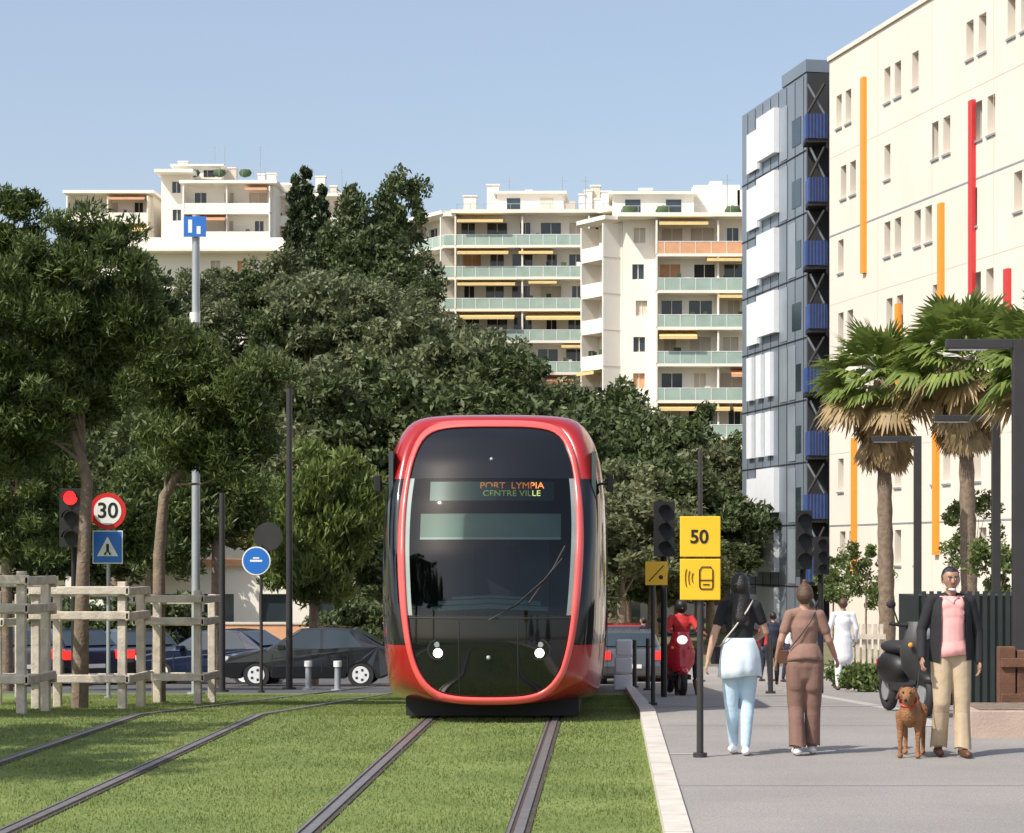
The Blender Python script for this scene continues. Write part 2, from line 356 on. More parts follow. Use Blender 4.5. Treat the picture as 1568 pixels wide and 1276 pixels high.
for k,l in pairs.items():
    zc=18.95-2.8*k
    for i,s in enumerate(l):
        ops.append((s-.82,s-.22,zc-.6,zc+.65,wr_.choice([M_win,M_win,M_curt]))); 
        if (i+k)%3!=2: ops.append((s+.2,s+.82,zc-.6,zc+.65,wr_.choice([M_win,M_win,M_curt])))
wall(mb,Wd,-1.8,21.1,ops,M_cream,M_win,.3,M_white)
for o in ops: mb.box(o[0]-.05,o[1]+.05,-.06,.0-.002,o[2]-.09,o[2]-.02,M_steel)
for a,z0,z1,m in ((3.9,12.4,19.7,M_or),(11.35,9.5,13.9,M_or),(14.0,10.5,16.9,M_redc),(16.8,8.2,11.0,M_redc),(2.9,1.2,6.3,M_or),(10.9,1.9,6.2,M_or),(7.4,7.4,10.9,M_or),(22,9,17,M_or),(27,5,12,M_redc)):
    mb.box(a-.16,a+.18,-.14,-.004,z0,z1,m)
for z in (14.25,8.65,3.0): mb.box(0,Wd,-.012,-.003,z,z+.06,M_steel)
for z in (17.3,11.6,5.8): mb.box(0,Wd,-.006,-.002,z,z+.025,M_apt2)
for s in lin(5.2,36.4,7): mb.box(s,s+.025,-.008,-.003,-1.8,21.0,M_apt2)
mb.poly([(0,0,21.1),(Wd,0,21.1),(Wd,14,21.1),(0,14,21.1)],M_grey)
mb.box(-.05,Wd,-.08,.3,21.11,21.28,M_cream)
mb.poly([(0,0,-1.8),(0,14,-1.8),(0,14,21.1),(0,0,21.1)],M_cream); mb.poly([(Wd,0,-1.8),(Wd,14,-1.8),(Wd,14,21.1),(Wd,0,21.1)],M_cream)
mb.obj('cream_apartment_building')
mb=MB(); mb.M=Matrix(((.217,.976,0,5.9),(-.976,.217,0,100),(0,0,1,0),(0,0,0,1)))
Wg=9.3
mb.box(0,Wg,0,12,-1.8,21.1,M_grey)
mb.box(Wg-3.2,Wg+.1,-.05,11,21.11,21.6,M_grey); mb.box(0.5,Wg-3.3,.3,11,21.11,21.3,M_dark)
for s in np.arange(.9,Wg,1.15): mb.box(s,s+.02,-.02,-.003,-1.8,21.0,M_dark)
M_grey2=mat('grey_cladding_light',(.30,.34,.38),.3,.15,.8,metal=.2)
gr=random.Random(3)
for k in range(9):
    zt=20.4-2.48*k
    mb.box(0.01,Wg,-.03,-.003,zt-2.42,zt-2.38,M_dark)
    if k in(4,5):
        for q in (1.2,2.6,4.0): mb.box(q,q+.8,-.16,-.004,zt-1.95,zt-.1,M_pan)
    else:
        mb.box(1.1,2.7,-.12,-.004,zt-2.05,zt-.35+(k%2)*.1,M_pan); mb.box(3.0,5.6,-.24,-.004,zt-1.85,zt+.0-(k%2)*.1,M_pan)
    mb.box(7.4,8.6,-.02,-.002,zt-2.0,zt-.9,M_win)
    for q in (5.85,7.0):
        if gr.random()<.5: mb.box(q-.1,q+.9,-.026,-.0235,zt-2.3,zt-.1,M_grey2)
mb.M=Matrix.Identity(4)
mb.box(7.95,8.75,90.6,91.5,-1.8,21.0,M_dark)
for k in range(9):
    zt=19.9-2.48*k
    x0=7.75+(k%2)*.1
    mb.box(x0,8.6,89.4,90.6,zt-1.85,zt-1.72,M_dark)
    mb.box(x0,x0+.05,89.4,90.6,zt-1.7,zt-.75,M_bblue); mb.box(x0,8.6,89.34,89.4,zt-1.7,zt-.75,M_bblue)
    for q in lin(x0+.08,8.5,6): mb.box(q,q+.03,89.30,89.338,zt-1.72,zt-.7,M_dark)
    mb.tube([(x0+.1,89.5,zt-.7),(8.5,89.5,zt+.45)],.06,M_dark,6); mb.tube([(8.5,89.6,zt-.7),(x0+.1,89.6,zt+.45)],.05,M_grey,6)
mb.obj('grey_apartment_building')

M_oakm=mat('potted_plants',(.05,.09,.035),.8,.3)
def apartment(mb,W,floors,fh,z0,secs,seed,D=12,glassp=None,aw=.5):
    r=random.Random(seed); ops=[]; zt=z0+floors*fh
    for (s0,s1,kind) in secs:
        for i in range(floors):
            z=z0+i*fh; n=max(1,int((s1-s0)/2.3)); p=(s1-s0)/n
            for k in range(n):
                c=s0+p*(k+.5)+r.uniform(-.2,.2); w=r.choice([.45,.6,.8,.9])if kind!='flat' else .45
                lo=.1 if kind!='flat' else 1.0
                ops.append((max(s0+.02,c-w),min(s1-.02,c+w),z+lo,z+2.2,r.choice([M_win,M_win,M_win,M_awo if r.random()<.3 else M_apt2,M_apt2,M_dark])))
    wall(mb,W,z0-14,zt,ops,M_apt,M_win,.25,M_apt)
    mb.poly([(0,0,z0-14),(0,D,z0-14),(0,D,zt),(0,0,zt)],M_apt); mb.poly([(W,0,z0-14),(W,D,z0-14),(W,D,zt),(W,0,zt)],M_apt); mb.poly([(0,D,z0-14),(W,D,z0-14),(W,D,zt),(0,D,zt)],M_apt)
    for (s0,s1,kind) in secs:
        if kind=='flat': continue
        for i in range(floors):
            z=z0+i*fh
            mb.box(s0,s1,-1.6,-.002,z-.22,z,M_apt)
            par={'g':M_gglass,'w':M_apt,'m':M_gglass if r.random()<.5 else M_apt,'o':r.choice([M_gglass,M_awo,M_gglass,M_apt])}[kind]
            mb.box(s0+.02,s1-.02,-1.58,-1.5,z+.003,z+.9,par)
            if par is not M_apt:
                mb.box(s0+.01,s1-.01,-1.60,-1.48,z+.902,z+.96,M_white)
                for c in np.arange(s0+.6,s1,1.2): mb.box(c,c+.05,-1.605,-1.582,z,z+.9,M_white)
            mb.box(s0+.02,s0+.1,-1.49,-.01,z+.003,z+.9,par)
            for c in np.arange(s0,s1+.1,(s1-s0)/max(1,round((s1-s0)/5.5))): mb.box(c-.07,c+.07,-1.45 if s0+.1<c<s1-.1 else -1.63,-.003,z+.004,z+fh-.23,M_apt)
            c=s0+.2
            while c<s1-1.5:
                w=r.uniform(2,5.5); w=min(w,s1-c-.2)
                if r.random()<aw:
                    m=r.choice([M_awy,M_awo,M_awy,M_awy,M_awr if r.random()<.15 else M_awo]); zz=z+fh-.26; dr=r.uniform(.12,.6); pr=r.uniform(1.8,2.4)
                    mb.poly([(c,-.05,zz),(c+w,-.05,zz),(c+w,-pr,zz-dr),(c,-pr,zz-dr)],m); mb.box(c,c+w,-pr-.03,-pr-.005,zz-dr-.24,zz-dr+.01,m)
                for q in range(3):
                    xx=c+r.random()*w*.9; mb.box(xx,xx+r.uniform(.2,.6),-1.3,-.9,z+.01,z+r.uniform(.6,1.4),r.choice([M_apt2,M_dark,M_oakm,M_white,M_oakm]))
                c+=w+r.uniform(.2,1.5)
    mb.box(-.4,W+.4,-1.8,D+.3,zt,zt+.32,M_apt)
def roofstuff(mb,W,zt,seed,lst):
    r=random.Random(seed)
    for (a,b,h) in lst:
        mb.box(a,b,1.5,7,zt+.33,zt+h,M_apt); mb.box(a-.3,b+.3,1.1,7.3,zt+h,zt+h+.2,M_apt)
        n=max(1,int((b-a)/2.2))
        for k in range(n):
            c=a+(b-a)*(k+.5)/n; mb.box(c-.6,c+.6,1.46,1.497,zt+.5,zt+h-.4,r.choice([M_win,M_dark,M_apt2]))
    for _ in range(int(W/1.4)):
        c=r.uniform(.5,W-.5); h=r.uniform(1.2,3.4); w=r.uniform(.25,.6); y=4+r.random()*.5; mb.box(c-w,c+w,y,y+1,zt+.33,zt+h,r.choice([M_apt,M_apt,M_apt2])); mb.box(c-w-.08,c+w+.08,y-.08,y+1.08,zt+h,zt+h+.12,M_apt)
    for _ in range(3):
        c=r.uniform(.5,W-.5); mb.tube([(c,3,zt),(c,3,zt+4)],.03,M_steel,5); mb.tube([(c-.5,3,zt+3.6),(c+.5,3,zt+3.6)],.02,M_steel,5)
    mb.tube([(0,.1,zt+1.1),(W,.1,zt+1.1)],.025,M_steel,5)
    for c in np.arange(0,W,1.2): mb.tube([(c,.1,zt+.3),(c,.1,zt+1.1)],.02,M_steel,4)
    for c in np.arange(.5,W-1,2.7):
        if r.random()<.5: mb.ball((c,.8,zt+.8),.6,M_oakm,7,1.2,.6,.8)
mb=MB(); M1=frameM(-13.5,205,1,-.02); M2=frameM(-19.5,214,6,-9); mb.M=M1
apartment(mb,14.2,7,2.83,32.3-7*2.83,[(0,11.9,'g'),(11.9,14.2,'flat')],4,aw=.7)
roofstuff(mb,14.2,32.3,1,[(3.5,9.5,2.2)])
mb.M=M2
apartment(mb,10.8,7,2.83,32.3-7*2.83,[(0,5,'w'),(5,10.7,'g')],5,aw=.3); 
mb.M=Matrix.Identity(4)
A_=M2@Vector((10.65,-1.55,0)); B_=M1@Vector((.05,-1.55,0)); C_=M1@Vector((0,0,0)); Mid=(A_+B_)/2+Vector((-.35,-.35,0))
for i in range(8):
    z=32.3-7*2.83+i*2.83
    for a,b in ((A_,Mid),(Mid,B_)):
        for (p,q,m,o) in ((z-.22,z,M_apt,0),(z+.003,z+.9,M_gglass if i<7 else M_apt,.02),(z+.902,z+.96,M_white,0)):
            if i==7 and p>z: continue
            mb.poly([(a.x,a.y,p),(b.x,b.y,p),(b.x,b.y,q),(a.x,a.y,q)],m)
    mb.poly([(A_.x,A_.y,z-.001),(Mid.x,Mid.y,z-.001),(B_.x,B_.y,z-.001),(C_.x,C_.y,z-.001)],M_apt)
    mb.poly([(A_.x,A_.y,z-.21),(Mid.x,Mid.y,z-.21),(B_.x,B_.y,z-.21),(C_.x,C_.y,z-.21)],M_apt)
mb.M=frameM(.7,204,1,-1.3)
apartment(mb,5.0,7,2.83,32.25-7*2.83,[(0,4.8,'g')],6,D=8,aw=.5)
mb.M=frameM(1.2,178,1,0)
apartment(mb,17,8,2.83,28.0-8*2.83,[(0,2.6,'flat'),(2.6,16.9,'o')],8,aw=.75)
roofstuff(mb,17,28.0,2,[(-.8,5.6,2.2)]); 
mb.M=frameM(-.7,181,1.9,-3); apartment(mb,3.4,8,2.83,27.9-8*2.83,[(0,3.2,'w')],18,D=5,aw=.3)
mb.M=frameM(1.2,178,1,0)
for c,h,w in ((6.2,3.0,.7),(7.4,3.5,.5),(8.6,3.2,.7),(9.6,2.8,.5)): mb.box(c-w,c+w,3,4.6,28.3,28+h,M_apt)
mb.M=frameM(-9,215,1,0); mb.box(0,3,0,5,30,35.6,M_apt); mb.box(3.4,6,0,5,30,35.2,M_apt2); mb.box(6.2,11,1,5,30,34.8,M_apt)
mb.obj('hillside_apartment_block')
mb=MB(); mb.M=frameM(PX(285,235),235,1,0)
zt=PZ(285,235); apartment(mb,9.2,4,2.9,zt-4*2.9,[(0,8.8,'w')],12,aw=.7); 
mb.M=frameM(PX(247,238),238,1,0); apartment(mb,3.2,5,2.9,PZ(268,238)-5*2.9,[(0,3.1,'flat')],13); mb.M=frameM(PX(247,238),238,1,0); roofstuff(mb,12,PZ(275,238),4,[(1,6,1.6)])
mb.M=frameM(PX(108,240),240,1,0); apartment(mb,8.7,3,2.9,PZ(300,240)-3*2.9,[(0,8.4,'w')],14,aw=.5); mb.box(.3,2,2,4,PZ(300,240),PZ(288,240),M_apt)
mb.M=frameM(PX(420,238),240,1,0); apartment(mb,7.4,4,2.9,PZ(300,238)-4*2.9,[(0,7.2,'w')],15,aw=.3); roofstuff(mb,7,PZ(305,238),6,[(.5,3,2)])
mb.obj('hilltop_apartment_block')
mb=MB(); mb.M=frameM(PX(215,215),215,1,0)
z1=PZ(388,215); mb.box(0,20.8,-1,8,z1,PZ(366,215),M_apt); 
apartment(mb,20.5,2,2.9,z1-5.81,[(6,20,'flat')],16)
mb.obj('flat_roofed_villa')
mb=MB(); mb.M=frameM(-17.5,82,1,0); wall(mb,8.5,-1.6,1.5,[(1+i*2.0,2.1+i*2.0,-.6,.5) for i in range(4)],M_apt,M_win,.2); mb.box(-.2,8.7,-.2,5,1.5,1.75,M_awo); mb.obj('roadside_shop')
mb=MB(); mb.M=frameM(-23,97,1,0); wall(mb,10,-1.6,5.6,[(1+i*2.2,2.2+i*2.2,z,z+1.3) for i in range(4) for z in (0,3)],M_apt,M_win,.2); mb.box(-.2,10.2,-.3,6,5.6,5.9,M_awo); mb.obj('roadside_house')
mb=MB(); mb.box(-13.5,-2,74,74.3,-1.6,-.35,M_awo); mb.box(-13.5,-2,73.96,74.34,-.349,-.28,M_apt2); mb.obj('low_wall')
mb=MB(); mb.M=frameM(1.5,104,1,0); wall(mb,7,-1.6,2.6,[(1+i*2.0,2.1+i*2.0,-.4,1.2) for i in range(3)],M_apt,M_win,.2); mb.box(-.2,7.2,-.2,4,2.6,2.8,M_awo); mb.obj('roadside_kiosk')

# ---------------- TRAM
tram=empty('tram',(TX,25.55,0))
_zs=np.linspace(-.3,4.2,451); _y=np.interp(_zs,[.1,.2,.45,.9,1.3,1.9,2.5,3.0,3.3,3.6],[.30,.22,.08,0,.02,.15,.40,.70,.95,1.35])
_k=np.exp(-np.linspace(-2.2,2.2,31)**2); _k/=_k.sum(); _y=np.convolve(np.pad(_y,15,mode='edge'),_k,'valid')
def Yf(x,z): return float(np.interp(z,_zs,_y))+.27*abs(x)**2.4
def chaik(P,n=3):
    for _ in range(n):
        Q=[]
        for i in range(len(P)):
            a=P[i];b=P[(i+1)%len(P)]; Q+=[(a[0]*.75+b[0]*.25,a[1]*.75+b[1]*.25),(a[0]*.25+b[0]*.75,a[1]*.25+b[1]*.75)]
        P=Q
    return P
def sym(h): return chaik(h+[(-x,z) for x,z in h[::-1] if x>1e-6])
ring_o=sym([(0,3.48),(.57,3.47),(.83,3.38),(.96,3.10),(1.03,2.72),(1.065,2.27),(1.06,1.83),(1.02,1.31),(.94,.80),(.83,.48),(.66,.29),(.42,.22),(0,.205)])
body_o=sym([(0,3.57),(.74,3.56),(1.02,3.49),(1.20,3.2),(1.28,2.8),(1.325,2.3),(1.325,1.2),(1.30,.8),(1.25,.34),(1.18,.18),(0,.18)])
ZC=1.8
def rad(P,t):
    c,s=math.cos(t),math.sin(t); best=0
    for i in range(len(P)):
        ax,az=P[i];bx,bz=P[(i+1)%len(P)]; az-=ZC;bz-=ZC
        ex,ez=bx-ax,bz-az; den=c*ez-s*ex
        if abs(den)<1e-9: continue
        r=(ax*ez-az*ex)/den; q=((ax*s-az*c)/den)
        if r>0 and -1e-6<=q<=1+1e-6: best=max(best,r)
    return best
NT=144; TH=[2*math.pi*i/NT for i in range(NT)]
R0=[rad(ring_o,t) for t in TH]; RB=[rad(body_o,t) for t in TH]
def XZ(t,r): return (r*math.cos(t),ZC+r*math.sin(t))
mb=MB(); vs=[];fs=[]; prof=[(0.0,-.03),(0,.012),(.012,.035),(.035,.045),(.065,.04),(.085,.02),(.09,-.02)]
for i,t in enumerate(TH):
    for (ins,h) in prof:
        x,z=XZ(t,R0[i]-ins); vs.append((x,Yf(x,z)-h,z))
n=len(prof)
for i in range(NT):
    for k in range(n-1): fs.append((i*n+k,((i+1)%NT)*n+k,((i+1)%NT)*n+k+1,i*n+k+1))
mb.add(vs,fs,M_ring,True); mb.obj('front_frame',tram)
mb=MB(); vs=[];fs=[]; K=10
rows=[]
for k in range(K+1):
    t_=k/K*math.pi/2; row=[]
    for i,t in enumerate(TH):
        r=R0[i]-.004+(RB[i]-R0[i]+.004)*math.sin(t_); x,z=XZ(t,r); x0,z0=XZ(t,R0[i]-.004); y0=Yf(x0,z0)+.01
        yy=y0+(1.75-y0)*(1-math.cos(t_)); row.append((x,yy,z))
    rows.append(row)
for yy in (2.2,3.1,4.6,6.2,7.0): rows.append([(XZ(t,RB[i])[0],yy,XZ(t,RB[i])[1]) for i,t in enumerate(TH)])
vs=[p for r in rows for p in r]
for k in range(len(rows)-1):
    for i in range(NT): fs.append((k*NT+i,k*NT+(i+1)%NT,(k+1)*NT+(i+1)%NT,(k+1)*NT+i))
fs.append(tuple((len(rows)-1)*NT+i for i in range(NT)))
def split_shell(o,zlo,zhi,y1=None):
    bm=bmesh.new(); bm.from_mesh(o.data)
    for z in (zlo,zhi): bmesh.ops.bisect_plane(bm,geom=bm.verts[:]+bm.edges[:]+bm.faces[:],plane_co=(0,0,z),plane_no=(0,0,1))
    for f in bm.faces:
        c=f.calc_center_median(); f.material_index=1 if zlo<c.z<zhi else 0
    bm.to_mesh(o.data); bm.free()
mb.add(vs,fs,M_red,True); mb.mi(M_blk); o=mb.obj('shell',tram); split_shell(o,.88,2.78)
mb=MB()
for sx in (-1,1):
    for (a,b,z0,z1) in ((2.0,2.9,1.0,2.65),(3.0,3.9,.45,2.6),(4.1,6.6,1.2,2.55)):
        x=sx*1.327; mb.box(min(x,x+sx*.006),max(x,x+sx*.006),a,b,z0,z1,M_win)
mb.obj('side_windows',tram)
for i in range(1,4):
    y0=7.6*i+0.1
    e=empty('module_%d'%i,(0,y0,gz(25.55+y0))); e.parent=tram; e.rotation_euler=(-.045,0,0)
    mb=MB(); rr=[(XZ(t,RB[k])[0],0,XZ(t,RB[k])[1]) for k,t in enumerate(TH)]
    vs=[];
    for yy in (0,7.0): vs+=[(p[0],yy,p[2]) for p in rr]
    fs=[(k,(k+1)%NT,NT+(k+1)%NT,NT+k) for k in range(NT)]+[tuple(range(NT)),tuple(range(NT,2*NT))]
    mb.add(vs,fs,M_red,True); mb.mi(M_blk); o=mb.obj('shell',e); split_shell(o,.88,2.78)
    mb=MB(); mb.box(-1.15,1.15,-.62,.02,.5,3.3,M_dark)
    for q in range(5): mb.box(-1.2,1.2,-.58+q*.11,-.53+q*.11,.45,3.35,M_dark)
    for sx in (-1,1):
        for (a,b,z0,z1) in ((.4,2.6,1.2,2.55),(2.8,4.2,.4,2.6),(4.4,6.6,1.2,2.55)):
            x=sx*1.327; mb.box(min(x,x+sx*.006),max(x,x+sx*.006),a,b,z0,z1,M_win)
    mb.box(-.8,.8,1,6,3.5,3.75,M_steel); mb.obj('bellows_and_windows',e)
inner=[XZ(t,R0[i]-.075) for i,t in enumerate(TH)]
def hw(z):
    b=0
    for i in range(NT):
        a,c=inner[i],inner[(i+1)%NT]
        if (a[1]-z)*(c[1]-z)<=0 and a[1]!=c[1]:
            b=max(b,a[0]+(c[0]-a[0])*(z-a[1])/(c[1]-a[1]))
    return b
zb=min(p[1] for p in inner)+.002; ztp=max(p[1] for p in inner)-.002
def face_grid(name,z0,z1,nz,u0,u1,nu,m,off=0.0,par=tram):
    mb=MB(); vs=[]
    for z in lin(z0,z1,nz):
        h=hw(z)
        for u in lin(u0,u1,nu):
            x=u*h; vs.append((x,Yf(x,z)+off,z))
    fs=[(j*nu+i,j*nu+i+1,(j+1)*nu+i+1,(j+1)*nu+i) for j in range(nz-1) for i in range(nu-1)]
    mb.add(vs,fs,m,True); return mb.obj(name,par)
ZL,ZH=1.22,2.78
face_grid('lower_panel',zb,ZL,26,-1,1,33,M_blk)
face_grid('upper_panel',ZH,ztp,26,-1,1,33,M_blk)
face_grid('windscreen',ZL,ZH,30,-.93,.93,33,M_glass)
M_pil=mat('pillar_trim',(.30,.36,.34),.2,.1,spec=.8)
face_grid('pillar_left',ZL,ZH,30,-1,-.93,4,M_pil); face_grid('pillar_right',ZL,ZH,30,.93,1,4,M_pil)
M_cab=mat('cab_interior',(.05,.075,.075),.7,.3,2); M_cab2=mat('cab_panel_teal',(.13,.20,.19),.5,.2,2); M_blind=mat('sun_blind',(.34,.43,.38),.6,.08)
M_seat=mat('seat_fabric',(.02,.02,.03),.8,.1)
mb=MB()
mb.box(-1.1,1.1,2.3,2.4,.6,3.3,M_cab); mb.box(-1.2,-1.15,.9,2.3,.6,3.1,M_cab); mb.box(1.15,1.2,.9,2.3,.6,3.1,M_cab); mb.box(-1.1,1.1,.6,2.3,.55,.6,M_cab); mb.box(-1.05,1.05,1.25,2.3,3.05,3.1,M_cab)
mb.box(-.62,.62,2.26,2.298,1.0,2.35,M_cab2); mb.box(-.02,.02,2.24,2.258,1.0,2.35,M_cab)
for (a,b,c,dd) in ((-.9,.9,1.08,1.30),(-.35,.55,1.30,1.42)):
    mb.box(a,b,.60+(c-1.08),.95,c,dd,M_dark)
mb.box(-.25,.25,1.45,1.6,1.2,2.0,M_seat); mb.box(-.28,.28,1.1,1.6,1.05,1.2,M_seat)
mb.box(-.12,.12,1.45,1.55,2.0,2.25,M_seat)
mb.obj('cab_interior',tram)
def blind(name,z0,z1,x0,x1,off,m):
    mb=MB(); xs=lin(x0,x1,17); vs=[(x,Yf(x,z)+off,z) for z in (z0,z1) for x in xs]; fs=[(i,i+1,18+i,17+i) for i in range(16)]; mb.add(vs,fs,m,True); return mb.obj(name,tram)
blind('sun_blind',2.10,2.37,-.80,.80,.05,M_blind); blind('blind_hem',2.075,2.10,-.80,.80,.048,M_white)
M_disp=mat('destination_display',(.03,.065,.065),.3,.2); blind('display_box',2.52,2.74,-.70,.72,.045,M_disp)
M_dash=mat('dash_reflective',(.16,.25,.25),.35,.2,3); 
mb=MB()
for j,(z0,z1,w_) in enumerate(((1.30,1.36,.66),(1.36,1.42,.58),(1.42,1.46,.42))):
    xs=lin(-w_,w_,13); v_=[(x,Yf(x,z)+.10,z-.05*abs(x)) for z in (z0,z1-.012) for x in xs]; mb.add(v_,[(i,i+1,14+i,13+i) for i in range(12)],M_dash,True)
mb.obj('dashboard_cover',tram)
M_led=mat('led_amber',(.5,.15,.02),.5,0,emit=(1,.28,.04),es=.7); M_led2=mat('led_green',(.3,.4,.1),.5,0,emit=(.55,.7,.2),es=.3)
for s_,z_,sz_,m_ in (('PORT  LYMPIA',2.69,.115,M_led),('CENTRE VILLE',2.60,.105,M_led2)):
    o=text(s_,tram,(.24,Yf(.3,z_)-.012,z_),sz_,m_,'display_text',.003); 
    # lie against the inside of the raked screen
    o.rotation_euler=(math.radians(90-27),0,0); o.location.y+=.045
M_lamp=mat('headlamp_lens',(.8,.8,.78),.15,0,emit=(1,.88,.72),es=5.0); M_lampr=mat('marker_red',(.6,.05,.03),.2,0,emit=(1,.1,.05),es=.6)
mb=MB()
for sx in (-1,1):
    x=sx*.57
    y=Yf(x,.82)
    mb.tube([(x,y-.004,.84),(x,y+.02,.84)],[.12,.12],M_dark,28); mb.tube([(x,y-.008,.84),(x,y,.84)],[.105,.105],M_blk,28)
    mb.tube([(x,y-.016,.80),(x,y,.80)],[.052,.052],M_lamp,20)
    mb.tube([(x+sx*.01,y-.014,.895),(x+sx*.01,y,.895)],[.032,.032],M_steel,16)
    mb.tube([(x-sx*.078,y-.012,.85),(x-sx*.078,y,.85)],[.018,.018],M_lampr,12)
mb.ball((0,Yf(0,3.0)-.005,3.0),.022,M_steel)
mb.ball((0,Yf(0,.75)-.003,.75),.026,M_steel)
pw=[(.0,1.17),(.32,1.35),(.62,1.62),(.82,1.86)]
mb.tube([(x,Yf(x,z)-.03,z) for x,z in pw],.010,M_dark,6); pw=[(.45,1.36),(.72,1.75),(.85,2.0)]
mb.tube([(x,Yf(x,z)-.02,z) for x,z in pw],.012,M_dark,6)
for zz in (1.19,): mb.tube([(x,Yf(x,zz)-.004,zz) for x in lin(-.95,.95,15)],.008,M_dark,6)
for xx in (-.33,.33): mb.tube([(xx,Yf(xx,z)-.002,z) for z in lin(.35,1.15,8)],.006,M_dark,6)
mb.obj('lamps_and_wipers',tram)
mb=MB()
for sx in (-1,1):
    mb.box(sx*1.36-.04,sx*1.36+.04,1.2,1.32,2.64,2.84,M_blackp); mb.box(min(sx*1.2,sx*1.38),max(sx*1.2,sx*1.38),1.25,1.29,2.72,2.75,M_blackp)
mb.obj('rear_view_cameras',tram,bevel=.012)
mb=MB(); mb.box(-1.0,1.0,.9,6.5,.04,.3,M_dark)  # dark bogie box, also painting in the shadow line beneath the tram
for sx in (-1,1):
    for yy in (2,3.8): mb.tube([(sx*.68,yy,.29),(sx*.78,yy,.29)],[.29,.29],M_dark,24)
mb.obj('bogie',tram)
# ---------------- figures
def frame_of(a):
    ref=Vector((1,0,0)) if abs(a.x)<.8 else Vector((0,1,0))
    u=(ref-a*ref.dot(a)).normalized(); return u,a.cross(u)
def cap_geo(c,n=16):
    p0,p1,r0,r1,fu,fv,lab=c; p0=Vector(p0);p1=Vector(p1); a=p1-p0
    a=a.normalized() if a.length>1e-6 else Vector((0,0,1)); u,w=frame_of(a); vs=[];fs=[]
    R=[(p0,-math.sin(q),math.cos(q),r0) for q in (1.5,1.1,.7,.35,0)]+[(p1,math.sin(q),math.cos(q),r1) for q in (0,.35,.7,1.1,1.5)]
    for (p,h,cc,r) in R:
        for k in range(n):
            t=2*math.pi*k/n; vs.append(p+a*(h*r)+u*(math.cos(t)*cc*r*fu)+w*(math.sin(t)*cc*r*fv))
    for i in range(len(R)-1):
        for k in range(n): fs.append((i*n+k,i*n+(k+1)%n,(i+1)*n+(k+1)%n,(i+1)*n+k))
    fs.append(tuple(range(n))[::-1]); fs.append(tuple((len(R)-1)*n+k for k in range(n)))
    return vs,fs
def figure(name,caps,mats,voxel,parent,relabel=None,smooth=3,scale=1.0):
    V=[];Fc=[]
    for c in caps:
        vs,fs=cap_geo(c); b=len(V); V+=[tuple(v) for v in vs]; Fc+=[tuple(b+k for k in f) for f in fs]
    me=bpy.data.meshes.new('tmp'); me.from_pydata(V,[],Fc); o=bpy.data.objects.new('tmp',me); sc.collection.objects.link(o)
    m=o.modifiers.new('r','REMESH'); m.mode='VOXEL'; m.voxel_size=voxel
    s=o.modifiers.new('s','SMOOTH'); s.iterations=smooth; s.factor=.5
    dg=bpy.context.evaluated_depsgraph_get(); nm=bpy.data.meshes.new_from_object(o.evaluated_get(dg)); bpy.data.objects.remove(o)
    n=len(nm.polygons); C=np.zeros(n*3); nm.polygons.foreach_get('center',C); C=C.reshape(-1,3)
    labs=list(mats.keys()); best=np.full(n,1e9); L=np.zeros(n,int)
    for c in caps:
        p0=np.array(c[0],float);p1=np.array(c[1],float); a=p1-p0; l=np.linalg.norm(a); av=Vector(a).normalized() if l>1e-6 else Vector((0,0,1))
        u,w=frame_of(av); av=np.array(av);u=np.array(u);w=np.array(w)
        t=np.clip(((C-p0)@av)/max(l,1e-6),0,1); q=C-(p0+t[:,None]*a); r=c[2]+(c[3]-c[2])*t
        d=np.sqrt(((q@u)/c[4])**2+((q@w)/c[5])**2+(q@av)**2)-r*1.0
        mk_=d<best; best[mk_]=d[mk_]; L[mk_]=labs.index(c[6])
    if 'hair' in labs:
        hs=(L==labs.index('skin'))&(C[:,2]>1.535)&(((C[:,1]>.022)&(np.abs(C[:,0])<.085))|(C[:,2]>1.665))
        L[hs]=labs.index('hair')
    if relabel:
        for i in range(n): L[i]=labs.index(relabel(C[i],labs[L[i]]))
    nm.materials.clear()
    for k in labs: nm.materials.append(mats[k])
    nm.polygons.foreach_set('material_index',L.astype(np.int32)); nm.polygons.foreach_set('use_smooth',np.ones(n,bool)); nm.update(); nm.name=name
    return mobj(name,nm,parent)
def hand(mb,w,d,side,m,curl=.5):
    w=Vector(w); d=Vector(d).normalized(); f=Vector((0,-1,0)); f=(f-d*f.dot(d)).normalized(); nrm=Vector((-side,0,0)); nrm=(nrm-d*nrm.dot(d)).normalized()
    for i in range(4):
        off=f*(.027-.018*i)
        mb.tube([w+off*.5,w+d*.04+off*.85,w+d*.085+off],[.014,.0155,.012],m,8)
        L=[.068,.077,.072,.056][i]; k=w+d*.083+off; k2=k+(d*.9+nrm*curl*.5)*L*.45; k3=k2+(d*.6+nrm*curl*1.2)*L*.32; k4=k3+(d*.3+nrm*curl*1.5)*L*.25
        mb.tube([k,k2,k3,k4],[.0095,.009,.008,.005],m,7)
    a=w+d*.025+f*.022; b=a+(d*.6+f*.7)*.035; c=b+(d*.9+f*.25+nrm*.3)*.032; mb.tube([a,b,c],[.013,.011,.007],m,7)
